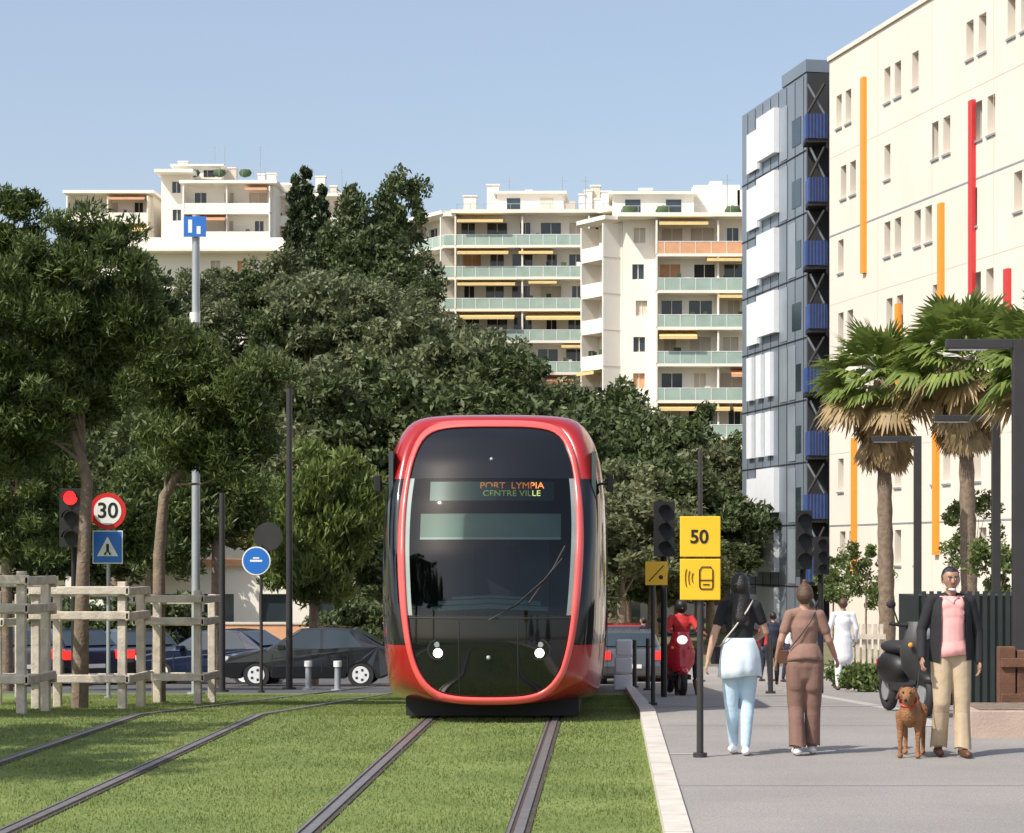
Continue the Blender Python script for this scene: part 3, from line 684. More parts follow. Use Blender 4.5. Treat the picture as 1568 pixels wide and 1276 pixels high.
def garment(mb,rings,m,folds=9,amp=.05,seed=0,t0=0,t1=6.2832,n=56,close=True,inner=None):
    # rings: (z, cx, cy, rx, ry, fold weight); draped tube with vertical folds and an open hem
    r=random.Random(seed); ph=[r.uniform(0,6.28) for _ in range(3)]; vs=[];fs=[]
    for (z,cx,cy,rx,ry,fw) in rings:
        for k in range(n):
            t=t0+(t1-t0)*k/(n if close else n-1); f=1+amp*fw*(.6*math.sin(folds*t+ph[0])+.3*math.sin((folds*1.7//1)*t+ph[1])+.25*math.sin(3*t+ph[2]))
            vs.append((cx+rx*f*math.cos(t),cy+ry*f*math.sin(t),z+.012*fw*math.sin(2*t+ph[1])))
    kk=n if close else n-1
    for j in range(len(rings)-1):
        for k in range(kk): fs.append((j*n+k,j*n+(k+1)%n,(j+1)*n+(k+1)%n,(j+1)*n+k))
    mb.add(vs,fs,m,True)
def person(name,loc,rot,H,mats,arms,legs,female=False,extra=[],relabel=None,sleeve=1.0,longsleeve=False,legr=1.0,haircaps=None,voxel=.0095,torso='top',bottom='bottom',shoe='shoe',hands=True,face=True,glute=True):
    s=H/1.72; e=empty(name,loc,rot); e.scale=(s,s,s); c=[]
    hipw=.160 if female else .142; wst=.112 if female else .130; ch=.135 if female else .150; sh=.150 if female else .175
    c+=[((0,.01,.93),(0,0,1.0),hipw,hipw*.95,1.08,.78,bottom),((0,0,1.03),(0,0,1.12),wst*1.08,wst,1.08,.74,torso),((0,0,1.12),(0,0,1.28),wst,ch,1.08,.74,torso),((0,0,1.28),(0,.008,1.37),ch,ch*.78,1.1,.72,torso),
        ((-sh+.03,.005,1.415),(sh-.03,.005,1.415),.052,.052,1,1,torso),((0,.01,1.43),(0,-.002,1.53),.052,.047,1,1,'skin'),
        ((-.04,.008,1.435),(-.09,.008,1.425),.05,.05,1,1,torso),((.04,.008,1.435),(.09,.008,1.425),.05,.05,1,1,torso),
        ((0,.004,1.595),(0,0,1.625),.080,.080,1,1.16,'skin'),((0,-.025,1.545),(0,-.022,1.585),.05,.066,1,1.1,'skin'),
        ((0,-.103,1.572),(0,-.092,1.60),.014,.009,1,1,'skin'),((.078,.008,1.575),(.08,.012,1.60),.016,.018,.5,1,'skin'),((-.078,.008,1.575),(-.08,.012,1.60),.016,.018,.5,1,'skin')]
    if female: c+=[((-.062,-.07,1.27),(-.062,-.075,1.26),.06,.06,1,1,torso),((.062,-.07,1.27),(.062,-.075,1.26),.06,.06,1,1,torso)]
    c+=haircaps or [((0,.018,1.615),(0,.012,1.64),.085,.080,1.02,1.15,'hair')]
    for sx,(el,wr) in zip((-1,1),arms):
        S=(sx*sh,.005,1.405); el=Vector(el);wr=Vector(wr); Sv=Vector(S)
        if longsleeve:
            c+=[(S,el,.058,.050,1,1,torso),(el,wr,.049,.038,1,1,torso)]
        else:
            mid=Sv.lerp(el,sleeve); c+=[(S,mid,.056,.058-.008*sleeve,1,1,torso)]
            if sleeve<1: c+=[(mid,el,.042,.036,1,1,'skin')]
            c+=[(el,wr,.038,.025,1,1,'skin')]
    for sx,(kn,an) in zip((-1,1),legs):
        h=(sx*.085,.0,.90); kn=Vector(kn);an=Vector(an); m=kn.lerp(an,.3)+Vector((0,.015,0))
        c+=[(h,kn,.092*(1.06 if female else 1)*max(1,legr**.4),.060*legr,1,1,bottom),(kn,m,.058*legr,.056*legr,1,1,bottom),(m,an+Vector((0,0,.02)),.056*legr,.042*legr,1,1,bottom)]
        c+=[((an.x,an.y+.035,.045+max(0,an.z-.1)),(an.x+sx*.015,an.y-.15,.036+max(0,an.z-.1)*.3),.043,.036,1,.9,shoe)]
    c+=extra
    figure('body',c,mats,voxel,e,relabel)
    mb=MB()
    if hands:
        for sx,(el,wr) in zip((-1,1),arms):
            el=Vector(el);wr=Vector(wr); hand(mb,wr,(wr-el),sx,mats['skin'])
    if face:
        for sx in (-1,1):
            mb.ball((sx*.03,-.084,1.60),.010,M_white,8,1.2,1,.7); mb.ball((sx*.03,-.092,1.60),.006,M_blackp,8); mb.box(sx*.03-.018,sx*.03+.018,-.100,-.086,1.620,1.626,M_blackp)
        mb.box(-.024,.024,-.093,-.083,1.540,1.549,M_lip)
    if mb.v: mb.obj('hands_and_face',e)
    return e
M_lip=mat('lips',(.30,.10,.08),.5,.05)
def cloth(n,c,r=.85,b=.5): return mat(n,c,r,.10,6,bump=b,bscale=9)
M_skin=mat('skin_tan',(.42,.24,.16),.5,.06,20); M_skinl=mat('skin_light',(.52,.32,.23),.5,.06,20); M_skind=mat('skin_brown',(.34,.19,.125),.5,.06,20)
M_hair=mat('hair_dark',(.012,.010,.010),.4,.3,60,bump=.5,bscale=90); M_hairb=mat('hair_brown',(.09,.045,.025),.45,.3,60,bump=.5,bscale=90)
C_blk=cloth('cloth_black',(.014,.014,.017)); C_lb=cloth('cloth_light_blue',(.62,.72,.80),b=.35); C_jean=cloth('cloth_pale_denim',(.48,.64,.76)); C_br=cloth('cloth_brown',(.20,.115,.088)); C_br2=cloth('cloth_brown_top',(.25,.145,.112)); C_pk=cloth('cloth_pink',(.84,.40,.38),b=.25); C_kh=cloth('cloth_khaki',(.46,.36,.24)); C_wh=cloth('cloth_white',(.75,.76,.80)); M_shoew=mat('shoe_white',(.78,.78,.78),.5,.05); M_shoeb=mat('shoe_brown',(.10,.04,.02),.5,.1)
C_navy=cloth('cloth_navy',(.02,.025,.05)); C_red=cloth('cloth_red',(.5,.03,.03))
YP=21.0; PV=.06
def walkaway(px,d): return (PX(px,d),d,gz(d)+PV)
w=person('woman_walking',walkaway(1133,YP),math.pi,1.68,dict(skin=M_skinl,top=C_blk,bottom=C_jean,hair=M_hair,shoe=M_shoew),
 arms=[((-.24,-.05,1.16),(-.12,-.20,1.06)),((.245,.03,1.13),(.30,.03,.90))],
 legs=[((-.075,-.06,.49),(-.05,.05,.09)),((.08,-.03,.49),(.050,-.16,.09))],female=True,sleeve=.55,legr=1.12,
 extra=[((0,.045,1.50),(0,.095,1.30),.085,.062,1.15,.6,'hair'),((-.05,.06,1.40),(-.06,.10,1.24),.05,.03,1,.6,'hair'),((.04,.06,1.40),(.06,.10,1.22),.05,.03,1,.6,'hair')],
 haircaps=[((0,.022,1.59),(0,.014,1.64),.092,.083,1.03,1.15,'hair')])
mb=MB(); garment(mb,[(1.105,0,.0,.128,.095,0),(1.10,0,.0,.140,.107,.2),(1.05,0,.005,.160,.125,.4),(.98,0,.012,.186,.142,.6),(.90,0,.015,.198,.150,.8),(.82,0,.01,.205,.156,1),(.745,0,.0,.210,.160,1.3),(.74,0,0,.200,.15,1.3)],C_lb,9,.045,3); mb.obj('overshirt',w)
mb=MB(); mb.tube([(-.12,.03,1.46),(-.06,.115,1.36),(.06,.115,1.2),(.14,.09,1.10),(.20,-.02,1.0)],.009,M_kerb,6); mb.box(.19,.27,-.14,.04,.86,1.02,C_blk); mb.obj('shoulder_bag',w,bevel=.02)
w=person('woman_walking',walkaway(1232,YP),math.pi,1.58,dict(skin=M_skin,top=C_br2,bottom=C_br,hair=M_hairb,shoe=M_shoew),
 arms=[((-.245,-.02,1.15),(-.32,-.14,.98)),((.235,.01,1.15),(.27,-.10,.96))],
 legs=[((-.085,-.05,.49),(-.085,-.13,.09)),((.085,-.02,.49),(.075,.05,.10))],female=True,sleeve=.62,legr=1.42,
 extra=[((0,.02,1.71),(0,.035,1.735),.036,.030,1,1,'hair'),((-.085,.01,.9),(-.085,.0,.7),.108,.10,1,1.05,'bottom'),((.085,.01,.9),(.085,.0,.7),.108,.10,1,1.05,'bottom'),((0,.035,1.6),(0,.03,1.64),.088,.08,1,1,'hair'),((0,.01,.88),(0,.01,.82),.13,.12,1.3,.9,'bottom')])
mb=MB(); garment(mb,[(1.12,0,0,.125,.09,0),(1.10,0,.0,.142,.108,.2),(1.05,0,.005,.165,.126,.5),(.99,0,.01,.186,.140,.9),(.955,0,.012,.190,.142,1.1),(.952,0,.012,.18,.132,1.1)],C_br2,8,.035,5)
for sx,(kx,ky,ax,ay) in ((-1,(-.085,-.05,-.085,-.13)),(1,(.085,-.02,.075,.05))):
    garment(mb,[(.40,(kx*.8+ax*.2),(ky*.8+ay*.2)+.01,.078,.085,.3),(.25,(kx*.4+ax*.6),(ky*.4+ay*.6)+.01,.080,.088,.8),(.10,ax,ay+.01,.084,.094,1.2)],C_br,6,.05,7+sx,n=28)
mb.obj('blouse_hem_and_trouser_hems',w)
mb=MB(); mb.tube([(-.12,.03,1.46),(-.05,.112,1.34),(.05,.11,1.2),(.16,.08,1.06)],.007,M_blackp,6); mb.box(.17,.26,-.10,.06,.92,1.05,M_shoeb)
mb.obj('shoulder_bag',w,bevel=.015)
def mrel(c,l):
    if l=='jacket':
        if c[1]<-.03 and abs(c[0])<.105 and c[2]<1.45 and c[2]>.9: return 'shirt'
    return l
m=person('man_walking',(PX(1456,YP-.1),YP-.1,PV),math.radians(4),1.74,dict(skin=M_skind,jacket=C_blk,shirt=C_pk,bottom=C_kh,hair=M_hair,shoe=M_shoeb),
 arms=[((-.265,.01,1.14),(-.29,-.12,.90)),((.255,.03,1.13),(.255,-.02,.86))],
 legs=[((-.095,-.06,.49),(-.10,.06,.10)),((.09,-.04,.49),(.085,-.12,.09))],longsleeve=True,legr=1.32,torso='jacket',relabel=mrel,
 extra=[((0,-.03,1.2),(0,-.03,1.02),.115,.118,1.1,.78,'shirt'),((-.06,-.03,1.36),(.06,-.03,1.36),.07,.07,1,1,'shirt'),((-.085,.01,.9),(-.09,.0,.7),.10,.092,1,1.05,'bottom'),((.085,.01,.9),(.09,.0,.7),.10,.092,1,1.05,'bottom')])
mb=MB()
# open jacket: a draped sheet around the back and sides, open at the front; shirt hem
garment(mb,[(1.44,0,.0,.15,.075,0),(1.38,0,.0,.185,.115,.1),(1.25,0,.0,.190,.130,.3),(1.10,0,.005,.192,.138,.6),(.97,0,.01,.200,.145,.9),(.86,0,.01,.208,.15,1.2)],C_blk,7,.035,9,t0=-1.57+.62,t1=4.712-.62,close=False)
garment(mb,[(1.06,0,-.01,.140,.105,.2),(.98,0,-.01,.158,.125,.5),(.91,0,-.01,.165,.132,1),(.908,0,-.01,.15,.12,1)],C_pk,8,.03,11)
for sx,(kx,ky,ax,ay) in ((-1,(-.095,-.06,-.10,.06)),(1,(.09,-.04,.085,-.12))):
    garment(mb,[(.40,(kx*.8+ax*.2),(ky*.8+ay*.2)+.01,.074,.082,.3),(.25,(kx*.4+ax*.6),(ky*.4+ay*.6)+.01,.074,.082,.8),(.085,ax,ay+.01,.076,.086,1.2)],C_kh,6,.06,7+sx,n=28)
mb.obj('jacket_shirt_trouser_hems',m)
mb=MB(); mb.ball((0,-.062,1.508),.038,C_wh,12,1.0,.75,.36); mb.tube([(-.075,.0,1.575),(-.05,-.05,1.52)],.003,C_wh,5); mb.tube([(.075,.0,1.575),(.05,-.05,1.52)],.003,C_wh,5)
mb.tube([(-.06,-.055,1.44),(0,-.098,1.39),(.06,-.055,1.44)],.012,C_pk,6)
mb.obj('face_mask_and_collar',m)
person('man_in_white',walkaway(1291,44),math.pi,1.78,dict(skin=M_skin,top=C_wh,bottom=C_wh,hair=M_hairb,shoe=M_shoeb),arms=[((-.25,0,1.14),(-.24,-.1,.92)),((.25,0,1.14),(.25,-.1,.92))],
 legs=[((-.09,-.08,.49),(-.1,-.16,.09)),((.09,.0,.49),(.1,.1,.10))],longsleeve=True,legr=1.2,voxel=.015,extra=[((0,0,1.0),(0,0,.62),.15,.17,1.1,.8,'top')],face=True)
person('pedestrian',walkaway(1184,52),math.pi,1.68,dict(skin=M_skin,top=C_navy,bottom=C_blk,hair=M_hair,shoe=M_shoeb),arms=[((-.24,0,1.14),(-.24,-.1,.92)),((.24,0,1.14),(.25,-.1,.92))],
 legs=[((-.09,-.05,.49),(-.09,-.1,.09)),((.09,.0,.49),(.09,.08,.10))],longsleeve=True,legr=1.1,voxel=.018)
for px,d,h,cc in ((1205,58,1.72,C_wh),(1172,60,1.66,C_red),(985,62,1.75,C_navy)):
    person('pedestrian',walkaway(px,d),RN.uniform(0,6),h,dict(skin=M_skin,top=cc,bottom=C_navy,hair=M_hair,shoe=M_shoeb),arms=[((-.24,0,1.14),(-.24,-.1,.92)),((.24,0,1.14),(.25,-.1,.92))],legs=[((-.09,-.05,.49),(-.09,-.1,.09)),((.09,.0,.49),(.09,.08,.10))],longsleeve=True,legr=1.1,voxel=.02,hands=True)
dog=empty('dog',(PX(1395,YP-.15),YP-.15,PV),math.radians(-14)); M_fur=mat('dog_fur_tan',(.27,.125,.05),.8,.25,12,bump=.9,bscale=60); M_furd=mat('dog_fur_dark',(.12,.05,.022),.8,.2,14,bump=.8,bscale=60)
dog.scale=(1.08,1.08,1.08)
dc=[((0,-.16,.385),(0,-.08,.37),.095,.108,.88,1.15,'fur'),((0,-.08,.375),(0,.22,.40),.10,.078,.85,1.1,'fur'),((0,.2,.405),(0,.27,.40),.082,.07,.9,1,'fur'),
 ((0,-.17,.43),(0,-.23,.51),.07,.058,.9,1,'fur'),((0,-.24,.535),(0,-.255,.545),.066,.062,1,1,'fur'),((0,-.29,.52),(0,-.385,.495),.038,.028,1,1,'fur'),
 ((0,.30,.43),(0,.40,.40),.02,.014,1,1,'fur'),((0,.40,.40),(0,.46,.46),.014,.008,1,1,'fur')]
for sx in (-1,1):
    dc+=[((sx*.068,-.14,.36),(sx*.074,-.13,.24),.048,.032,1,1,'fur'),((sx*.074,-.13,.24),(sx*.074,-.145,.14),.029,.022,1,1,'fur'),((sx*.074,-.145,.14),(sx*.074,-.145,.04),.020,.019,1,1,'fur'),((sx*.074,-.145,.02),(sx*.074,-.18,.018),.024,.021,1.1,.8,'fur'),
     ((sx*.06,.22,.38),(sx*.075,.14,.26),.062,.036,1,1,'fur'),((sx*.075,.14,.26),(sx*.075,.26,.15),.033,.020,1,1,'fur'),((sx*.075,.26,.15),(sx*.075,.24,.04),.019,.017,1,1,'fur'),((sx*.075,.235,.02),(sx*.075,.20,.018),.022,.02,1.1,.8,'fur'),
     ((sx*.055,-.235,.585),(sx*.084,-.245,.515),.022,.026,.6,1,'dark')]
figure('body',dc,dict(fur=M_fur,dark=M_furd),.007,dog,smooth=2)
mb=MB(); mb.ball((0,-.412,.502),.015,M_blackp); 
for sx in (-1,1): mb.ball((sx*.03,-.308,.560),.010,M_blackp)
ring=[(.068*math.cos(t),-.205+.04*math.sin(t),.48+.045*math.sin(t)) for t in np.linspace(0,6.283,17)]; mb.tube(ring,.010,M_sred,6); mb.obj('nose_eyes_collar',dog)
mb=MB(); a=Vector((PX(1456,YP-.1)-.30,YP-.26,.85+PV)); b=Vector((PX(1395,YP-.15)-.03,YP-.39,.53+PV)); mb.tube([a.lerp(b,t)+Vector((0,0,-.10*math.sin(math.pi*t))) for t in lin(0,1,9)],.006,M_blackp,6); mb.obj('dog_leash')

# ---------------- scooters
def scooter(name,loc,rot,col,top=True):
    e=empty(name,loc,rot); mb=MB()
    for yy in (-.62,.62):
        ring=[(0,yy+.20*math.cos(t),.25+.20*math.sin(t)) for t in np.linspace(0,6.283,21)]; mb.tube(ring,.055,M_dark,8); mb.tube([(-.05,yy,.25),(.05,yy,.25)],.13,M_steel,14)
    mb.tube([(0,-.62,.45),(0,-.5,.7),(0,-.42,1.0)],[.05,.06,.05],M_dark,8)
    mb.tube([(-.34,-.38,1.06),(-.2,-.42,1.04),(.2,-.42,1.04),(.34,-.38,1.06)],.022,M_dark,8)
    secs=[(.42,.13,-.55),(.55,.22,-.52),(.75,.24,-.50),(.92,.18,-.50),(1.08,.13,-.46)]
    vs=[];
    for z,wd,yy in secs:
        for t in lin(-1,1,9): vs.append((wd*t,yy-.16*(1-t*t)*(.8 if z<1 else .5),z))
    fs=[(j*9+i,j*9+i+1,(j+1)*9+i+1,(j+1)*9+i) for j in range(4) for i in range(8)]; mb.add(vs,fs,col,True)
    vs2=[(x*.98,y+.07,z) for x,y,z in vs]; mb.add(vs2,fs,M_dark,True)
    mb.ball((0,-.66,.55-.12),.17,col,12,.55,1.2,.5)
    mb.ball((0,-.62,.95),.075,M_lamp2 if top else M_steel,12,1.2,.5,1)
    mb.box(-.18,.18,-.45,.05,.28,.36,M_dark); mb.ball((0,.38,.52),.4,col,14,.5,1.0,.55); mb.ball((0,.32,.76),.38,M_dark,14,.42,1.1,.22)
    mb.box(-.09,.09,.78,.82,.5,.6,M_sred)
    for sx in (-1,1): mb.tube([(sx*.24,-.42,1.05),(sx*.32,-.44,1.25)],.010,M_dark,6); mb.ball((sx*.34,-.44,1.28),.06,M_dark,8,1,.4,.8); mb.ball((sx*.17,-.62,.82),.03,M_or,8)
    mb.obj('scooter_body',e); return e
M_lamp2=mat('scooter_headlamp',(.8,.8,.78),.15,0,emit=(1,.95,.85),es=1.0)
s=scooter('scooter',(PX(1035,38.5),38.5,gz(38.5)+PV),math.radians(8),mat('scooter_red',(.55,.02,.03),.25,.05,coat=.5))
person('scooter_rider',(PX(1046,38.5)-.02,38.75,gz(38.5)+PV-.12),math.radians(8),1.72,dict(skin=M_skin,top=C_red,bottom=C_navy,hair=M_blackp,shoe=M_shoeb),arms=[((-.27,-.2,1.18),(-.30,-.5,1.16)),((.27,-.2,1.18),(.30,-.5,1.16))],
 legs=[((-.17,-.40,.86),(-.16,-.42,.42)),((.17,-.40,.86),(.16,-.42,.42))],longsleeve=True,voxel=.014,haircaps=[((0,.01,1.60),(0,.0,1.63),.11,.105,1,1.12,'hair')],face=False)
scooter('parked_scooter',(PX(1388,26.5),26.5,PV),math.radians(12),M_blackp,False)

# ---------------- cars
def car(name,loc,rot,paint,L=4.1,Hh=1.46,Wd=.86,hatch=True):
    e=empty(name,loc,rot); h=L/2; mb=MB()
    def w(z): return Wd if z<.8 else Wd-(z-.8)*.36
    P=[(-h,.42),(-h+.02,.62),(-h+.22,.76),(-h+1.05,.93),(-h+1.85,Hh-.05),(-h+2.4,Hh),(h-1.0,Hh-.04),(h-.35,1.02),(h-.05,.92),(h,.55),(h-.05,.32)]
    arch=[]
    for cx in (h-.78,-h+.82):
        for t in lin(0,math.pi,9): arch.append((cx+.35*math.cos(t),.22+.36*math.sin(t)))
    P=P+[(h-.3,.22)]+arch[:9]+arch[9:]+[(-h+.2,.22),(-h+.03,.3)]
    n=len(P); vs=[(x,-w(z),z) for x,z in P]+[(x,w(z),z) for x,z in P]
    fs=[(i,(i+1)%n,n+(i+1)%n,n+i) for i in range(n)]
    mb.add(vs,fs+[tuple(range(n))[::-1],tuple(range(n,2*n))],paint)
    mb.obj('body',e,bevel=.05)
    g=MB()
    for sy in (-1,1):
        def q(pts,m,o=.008): g.poly([(x,sy*(w(z)+o),z) for x,z in pts],m)
        q([(-h+1.25,.95),(-h+1.92,Hh-.10),(-h+2.35,Hh-.07),(-h+2.35,.93)],M_win)
        q([(-h+2.42,.93),(-h+2.42,Hh-.07),(h-1.1,Hh-.10),(h-.75,.98)],M_win)
        g.box(-h+1.35,-h+1.5,sy*.9-.09,sy*.9+.09,.92,1.03,paint)
        for cx in (h-.78,-h+.82):
            yo=sy*(Wd-.02)
            g.tube([(cx,sy*(Wd-.24),.31),(cx,yo,.31)],[.31,.31],M_dark,26); g.tube([(cx,yo,.31),(cx,yo+sy*.012,.31)],[.205,.20],M_pan,22)
            for k in range(5):
                t=k*1.2566; g.box(cx+.12*math.cos(t)-.028,cx+.12*math.cos(t)+.028,min(yo+sy*.012,yo+sy*.018),max(yo+sy*.012,yo+sy*.018),.31+.12*math.sin(t)-.028,.31+.12*math.sin(t)+.028,M_dark)
        for xx in (-h+2.38,-h+1.2,h-1.1): g.box(xx-.008,xx+.008,min(sy*Wd,sy*(Wd+.003)),max(sy*Wd,sy*(Wd+.003)),.35,.80,M_dark)
        for xx in (-h+2.2,h-1.2): g.box(xx-.08,xx+.08,min(sy*Wd,sy*(Wd+.02)),max(sy*Wd,sy*(Wd+.02)),.76,.79,paint)
        g.box(h-.14,h+.012,min(sy*.55,sy*.84),max(sy*.55,sy*.84),.72,.94,M_tail)
        g.box(-h+.0,-h+.14,min(sy*.55,sy*.82),max(sy*.55,sy*.82),.62,.74,M_pan)
    g.poly([(-h+1.13,-.70,.975),(-h+1.13,.70,.975),(-h+1.84,.58,Hh-.055),(-h+1.84,-.58,Hh-.055)],M_win)
    g.poly([(h-.37+.02,-.66,1.06),(h-.37+.02,.66,1.06),(h-.93,.56,Hh-.08),(h-.93,-.56,Hh-.08)],M_win)
    g.box(h-.005,h+.012,-.26,.26,.5,.6,M_white)
    g.obj('windows_wheels_lights',e); return e
M_tail=mat('tail_light',(.75,.02,.02),.2,0,emit=(1,.03,.02),es=1.5)
K_blk=mat('car_black',(.010,.011,.013),.18,.03,coat=1); K_nav=mat('car_dark_blue',(.012,.02,.045),.18,.03,coat=1); K_wh=mat('car_white',(.7,.7,.7),.25,.03,coat=.6); K_gr=mat('car_grey',(.12,.125,.13),.25,.05,metal=.5,coat=.6); K_rd=mat('car_red',(.30,.02,.02),.2,.03,coat=1)
def cp(px,d): return (PX(px,d),d,gz(d)+.004)
car('parked_car',cp(478,55.5),0,K_blk)
car('parked_car',cp(335,60.5),math.radians(-22),K_nav)
car('parked_car',cp(20,56),math.radians(-65),K_gr,L=4.0); car('parked_car',cp(100,59),math.radians(-55),K_nav,L=4.0); car('parked_car',cp(200,63),math.radians(-60),K_blk); car('parked_car',cp(-30,62),math.radians(-85),K_wh); car('parked_car',cp(250,70),math.radians(20),K_gr)
car('parked_car',cp(948,68),math.radians(-86),K_rd,L=4.0); car('parked_car',cp(962,61),math.radians(-88),K_gr,L=4.0)
def guard(x0,x1,y0,y1,h,tilt=0):
    mb=MB(); 
    for (x,y) in ((x0,y0),(x1,y0),(x0,y1),(x1,y1)):
        g=gz(y)-.05; mb.box(x-.055,x+.055,y-.055,y+.055,g,g+h+.05+RN.uniform(0,.05),M_wood)
    for z in (.42,1.28,1.62):
        if z>h: continue
        for (a,y) in ((-1,y0),(1,y1)):
            g=gz(y)+z*h/1.7; yy=y+a*.085; mb.box(x0-.12,x1+.12,yy-.025,yy+.025,g-.055,g+.055,M_wood)
        for (a,x) in ((-1,x0),(1,x1)):
            g=gz((y0+y1)/2)+z*h/1.7+.012; xx=x+a*.085; mb.box(xx-.025,xx+.025,y0-.11,y1+.11,g-.055,g+.055,M_wood)
    mb.obj('timber_tree_guard',bevel=.012)
guard(-8.35,-7.15,27.9,29.1,1.72); guard(-7.6,-6.45,30.4,31.6,1.66); guard(-6.85,-6.02,33.6,34.8,1.63); guard(-9.6,-8.8,33,34.2,1.6)

# ---------------- street furniture
def post(name,px,d,ztop,r=.04,m=M_pole,foot=.0): 
    e=empty(name,(PX(px,d),d,gz(d)+foot)); mb=MB(); mb.tube([(0,0,0),(0,0,ztop)],[r,r*.85],m,12); mb.tube([(0,0,0),(0,0,.04)],[r*2,r*2],m,12); mb.obj('post',e); return e
d=20.8; e=post('tram_speed_sign',1072,d,PZ(795,d)-PV,.032,foot=PV)
mb=MB(); s=d/FO
def zz(py,d,f=PV): return PZ(py,d)-gz(d)-f
for (t,b) in ((791,853),(856,919)): mb.box(-31*s,31*s,-.05,-.035,zz(b,d),zz(t,d),M_yel)
mb.obj('plates',e,bevel=.008)
text('50',e,(-.01,-.053,zz(823,d)),.17,M_blackp,'number',.002,.004)
mb=MB(); zc=zz(885,d); x=9*s
pts=[(x-.05,zc-.10),(x+.05,zc-.10),(x+.06,zc-.08),(x+.06,zc+.07),(x+.04,zc+.10),(x-.04,zc+.10),(x-.06,zc+.07),(x-.06,zc-.08),(x-.05,zc-.10)]
mb.tube([(a,-.055,b) for a,b in pts],.006,M_blackp,6); mb.tube([(x-.055,-.055,zc-.02),(x+.055,-.055,zc-.02)],.005,M_blackp,6); mb.tube([(x-.03,-.055,zc-.06),(x+.03,-.055,zc-.06)],.005,M_blackp,6)
for k in (1,2,3): mb.tube([(x-.08-.03*k+.02*math.cos(t)-.0,-.055,zc+(.03+.02*k)*math.sin(t)) for t in lin(math.pi*.65,math.pi*1.35,6)],.004,M_blackp,5)
mb.obj('pictogram',e)
def tlight(name,px,py0,py1,d,lit=None,postpx=None,foot=0,m=M_blackp,wide=.19):
    e=empty(name,(PX(px,d),d,gz(d)+foot)); s=d/FO; z1=zz(py0,d,foot); z0=zz(py1,d,foot); h=z1-z0; w=h*wide; mb=MB()
    mb.box(-w,w,-.1,.1,z0,z1,m)
    for k in range(3):
        zc=z1-h*(k+.5)/3; r=h*.115; mm=(lit[1] if lit and lit[0]==k else M_dark)
        mb.tube([(0,-.11,zc),(0,-.101,zc)],[r,r],mm,20)
        t=[(r*1.1*math.cos(a),-.12,zc+r*1.1*math.sin(a)) for a in lin(0,math.pi,9)]; t2=[(x,-.24,z) for x,_,z in t]
        mb.add(t+t2,[(i,i+1,10+i,9+i) for i in range(8)],m,True)
    mb.tube([(0,.16,0),(0,.16,z1-.05)],.05,m,10); mb.tube([(0,0,z0+.1),(0,.16,z0+.1)],.03,m,6); mb.obj('signal_head_and_post',e); return e
M_rl=mat('red_signal_lamp',(.8,.02,.02),.4,0,emit=(1,.012,.012),es=3.5)
tlight('traffic_light',110,748,838,38,(0,M_rl)); tlight('traffic_light',1017,768,852,36,foot=PV)
tlight('traffic_light',1231,782,872,38,foot=PV,wide=.13); tlight('traffic_light',1258,822,880,40,foot=PV)
d=38.5; e=post('speed_limit_sign',166,d,zz(755,d,0),.035,M_steel); s=d/FO; mb=MB(); zc=zz(783,d,0)
mb.tube([(0,-.06,zc),(0,-.05,zc)],[28*s,28*s],M_sred,36); mb.tube([(0,-.066,zc),(0,-.0605,zc)],[21*s,21*s],M_white,36); 
zc2=zz(838,d,0); q=23*s; mb.box(-q,q,-.06,-.05,zc2-q*1.1,zc2+q*1.1,M_white); mb.box(-q*.94,q*.94,-.064,-.0605,zc2-q*1.03,zc2+q*1.03,M_blue); mb.poly([(-q*.7,-.067,zc2-q*.6),(q*.7,-.067,zc2-q*.6),(0,-.067,zc2+q*.7)],M_white)
mb.tube([(0,-.07,zc2-q*.3),(0,-.07,zc2+q*.2)],q*.09,M_blackp,6); mb.tube([(-q*.2,-.07,zc2-q*.5),(0,-.07,zc2-q*.2),(q*.2,-.07,zc2-q*.5)],q*.07,M_blackp,6)
mb.obj('plates',e); text('30',e,(0,-.069,zc),.36,M_blackp,'number',.002,.006)
d=45; e=post('cycle_path_sign',400,d,zz(835,d,0),.035,M_pole); s=d/FO; mb=MB(); zc=zz(859,d,0); x=-7*s
mb.tube([(x,-.06,zc),(x,-.05,zc)],[22*s,22*s],M_white,30); mb.tube([(x,-.065,zc),(x,-.0605,zc)],[20*s,20*s],M_blue,30); mb.box(x-.12,x+.12,-.069,-.0655,zc-.02,zc+.02,M_white); mb.box(x-.06,x+.06,-.069,-.0655,zc+.04,zc+.07,M_white)
zc=zz(822,d,0); mb.tube([(10*s,.05,zc),(10*s,.06,zc)],[22*s,22*s],M_pole,30); mb.obj('plates',e)
d=43; e=post('tall_signal_mast',300,d,zz(330,d,0),.085,M_steel); s=d/FO; mb=MB(); mb.box(-17*s,17*s,-.12,-.10,zz(364,d,0),zz(333,d,0),M_blue); mb.box(-10*s,-4*s,-.125,-.121,zz(358,d,0),zz(338,d,0),M_white); mb.box(3*s,9*s,-.125,-.121,zz(360,d,0),zz(348,d,0),M_white); mb.tube([(0,-.1,zz(495,d,0)),(0,-.1,zz(480,d,0))],.1,M_white,8); mb.obj('plate',e)
post('lamp_post',340,46,zz(755,46,0),.07,M_pole); post('lamp_post',443,50,zz(590,50,0),.075,M_pole); post('lamp_post',1072,60,zz(690,60),.07,M_pole,PV)
for px,d in ((472,49),(517,47),(430,60),(610,50)):
    e=post('bollard',px,d,.55,.07,M_steel); mb=MB(); mb.tube([(0,0,.5),(0,0,.62)],[.085,.085],M_white,14); mb.obj('cap',e)
for px,d in ((992,44),(972,48),(1180,40)): post('bollard',px,d,1.0,.045,M_pole,PV)
mb=MB(); 
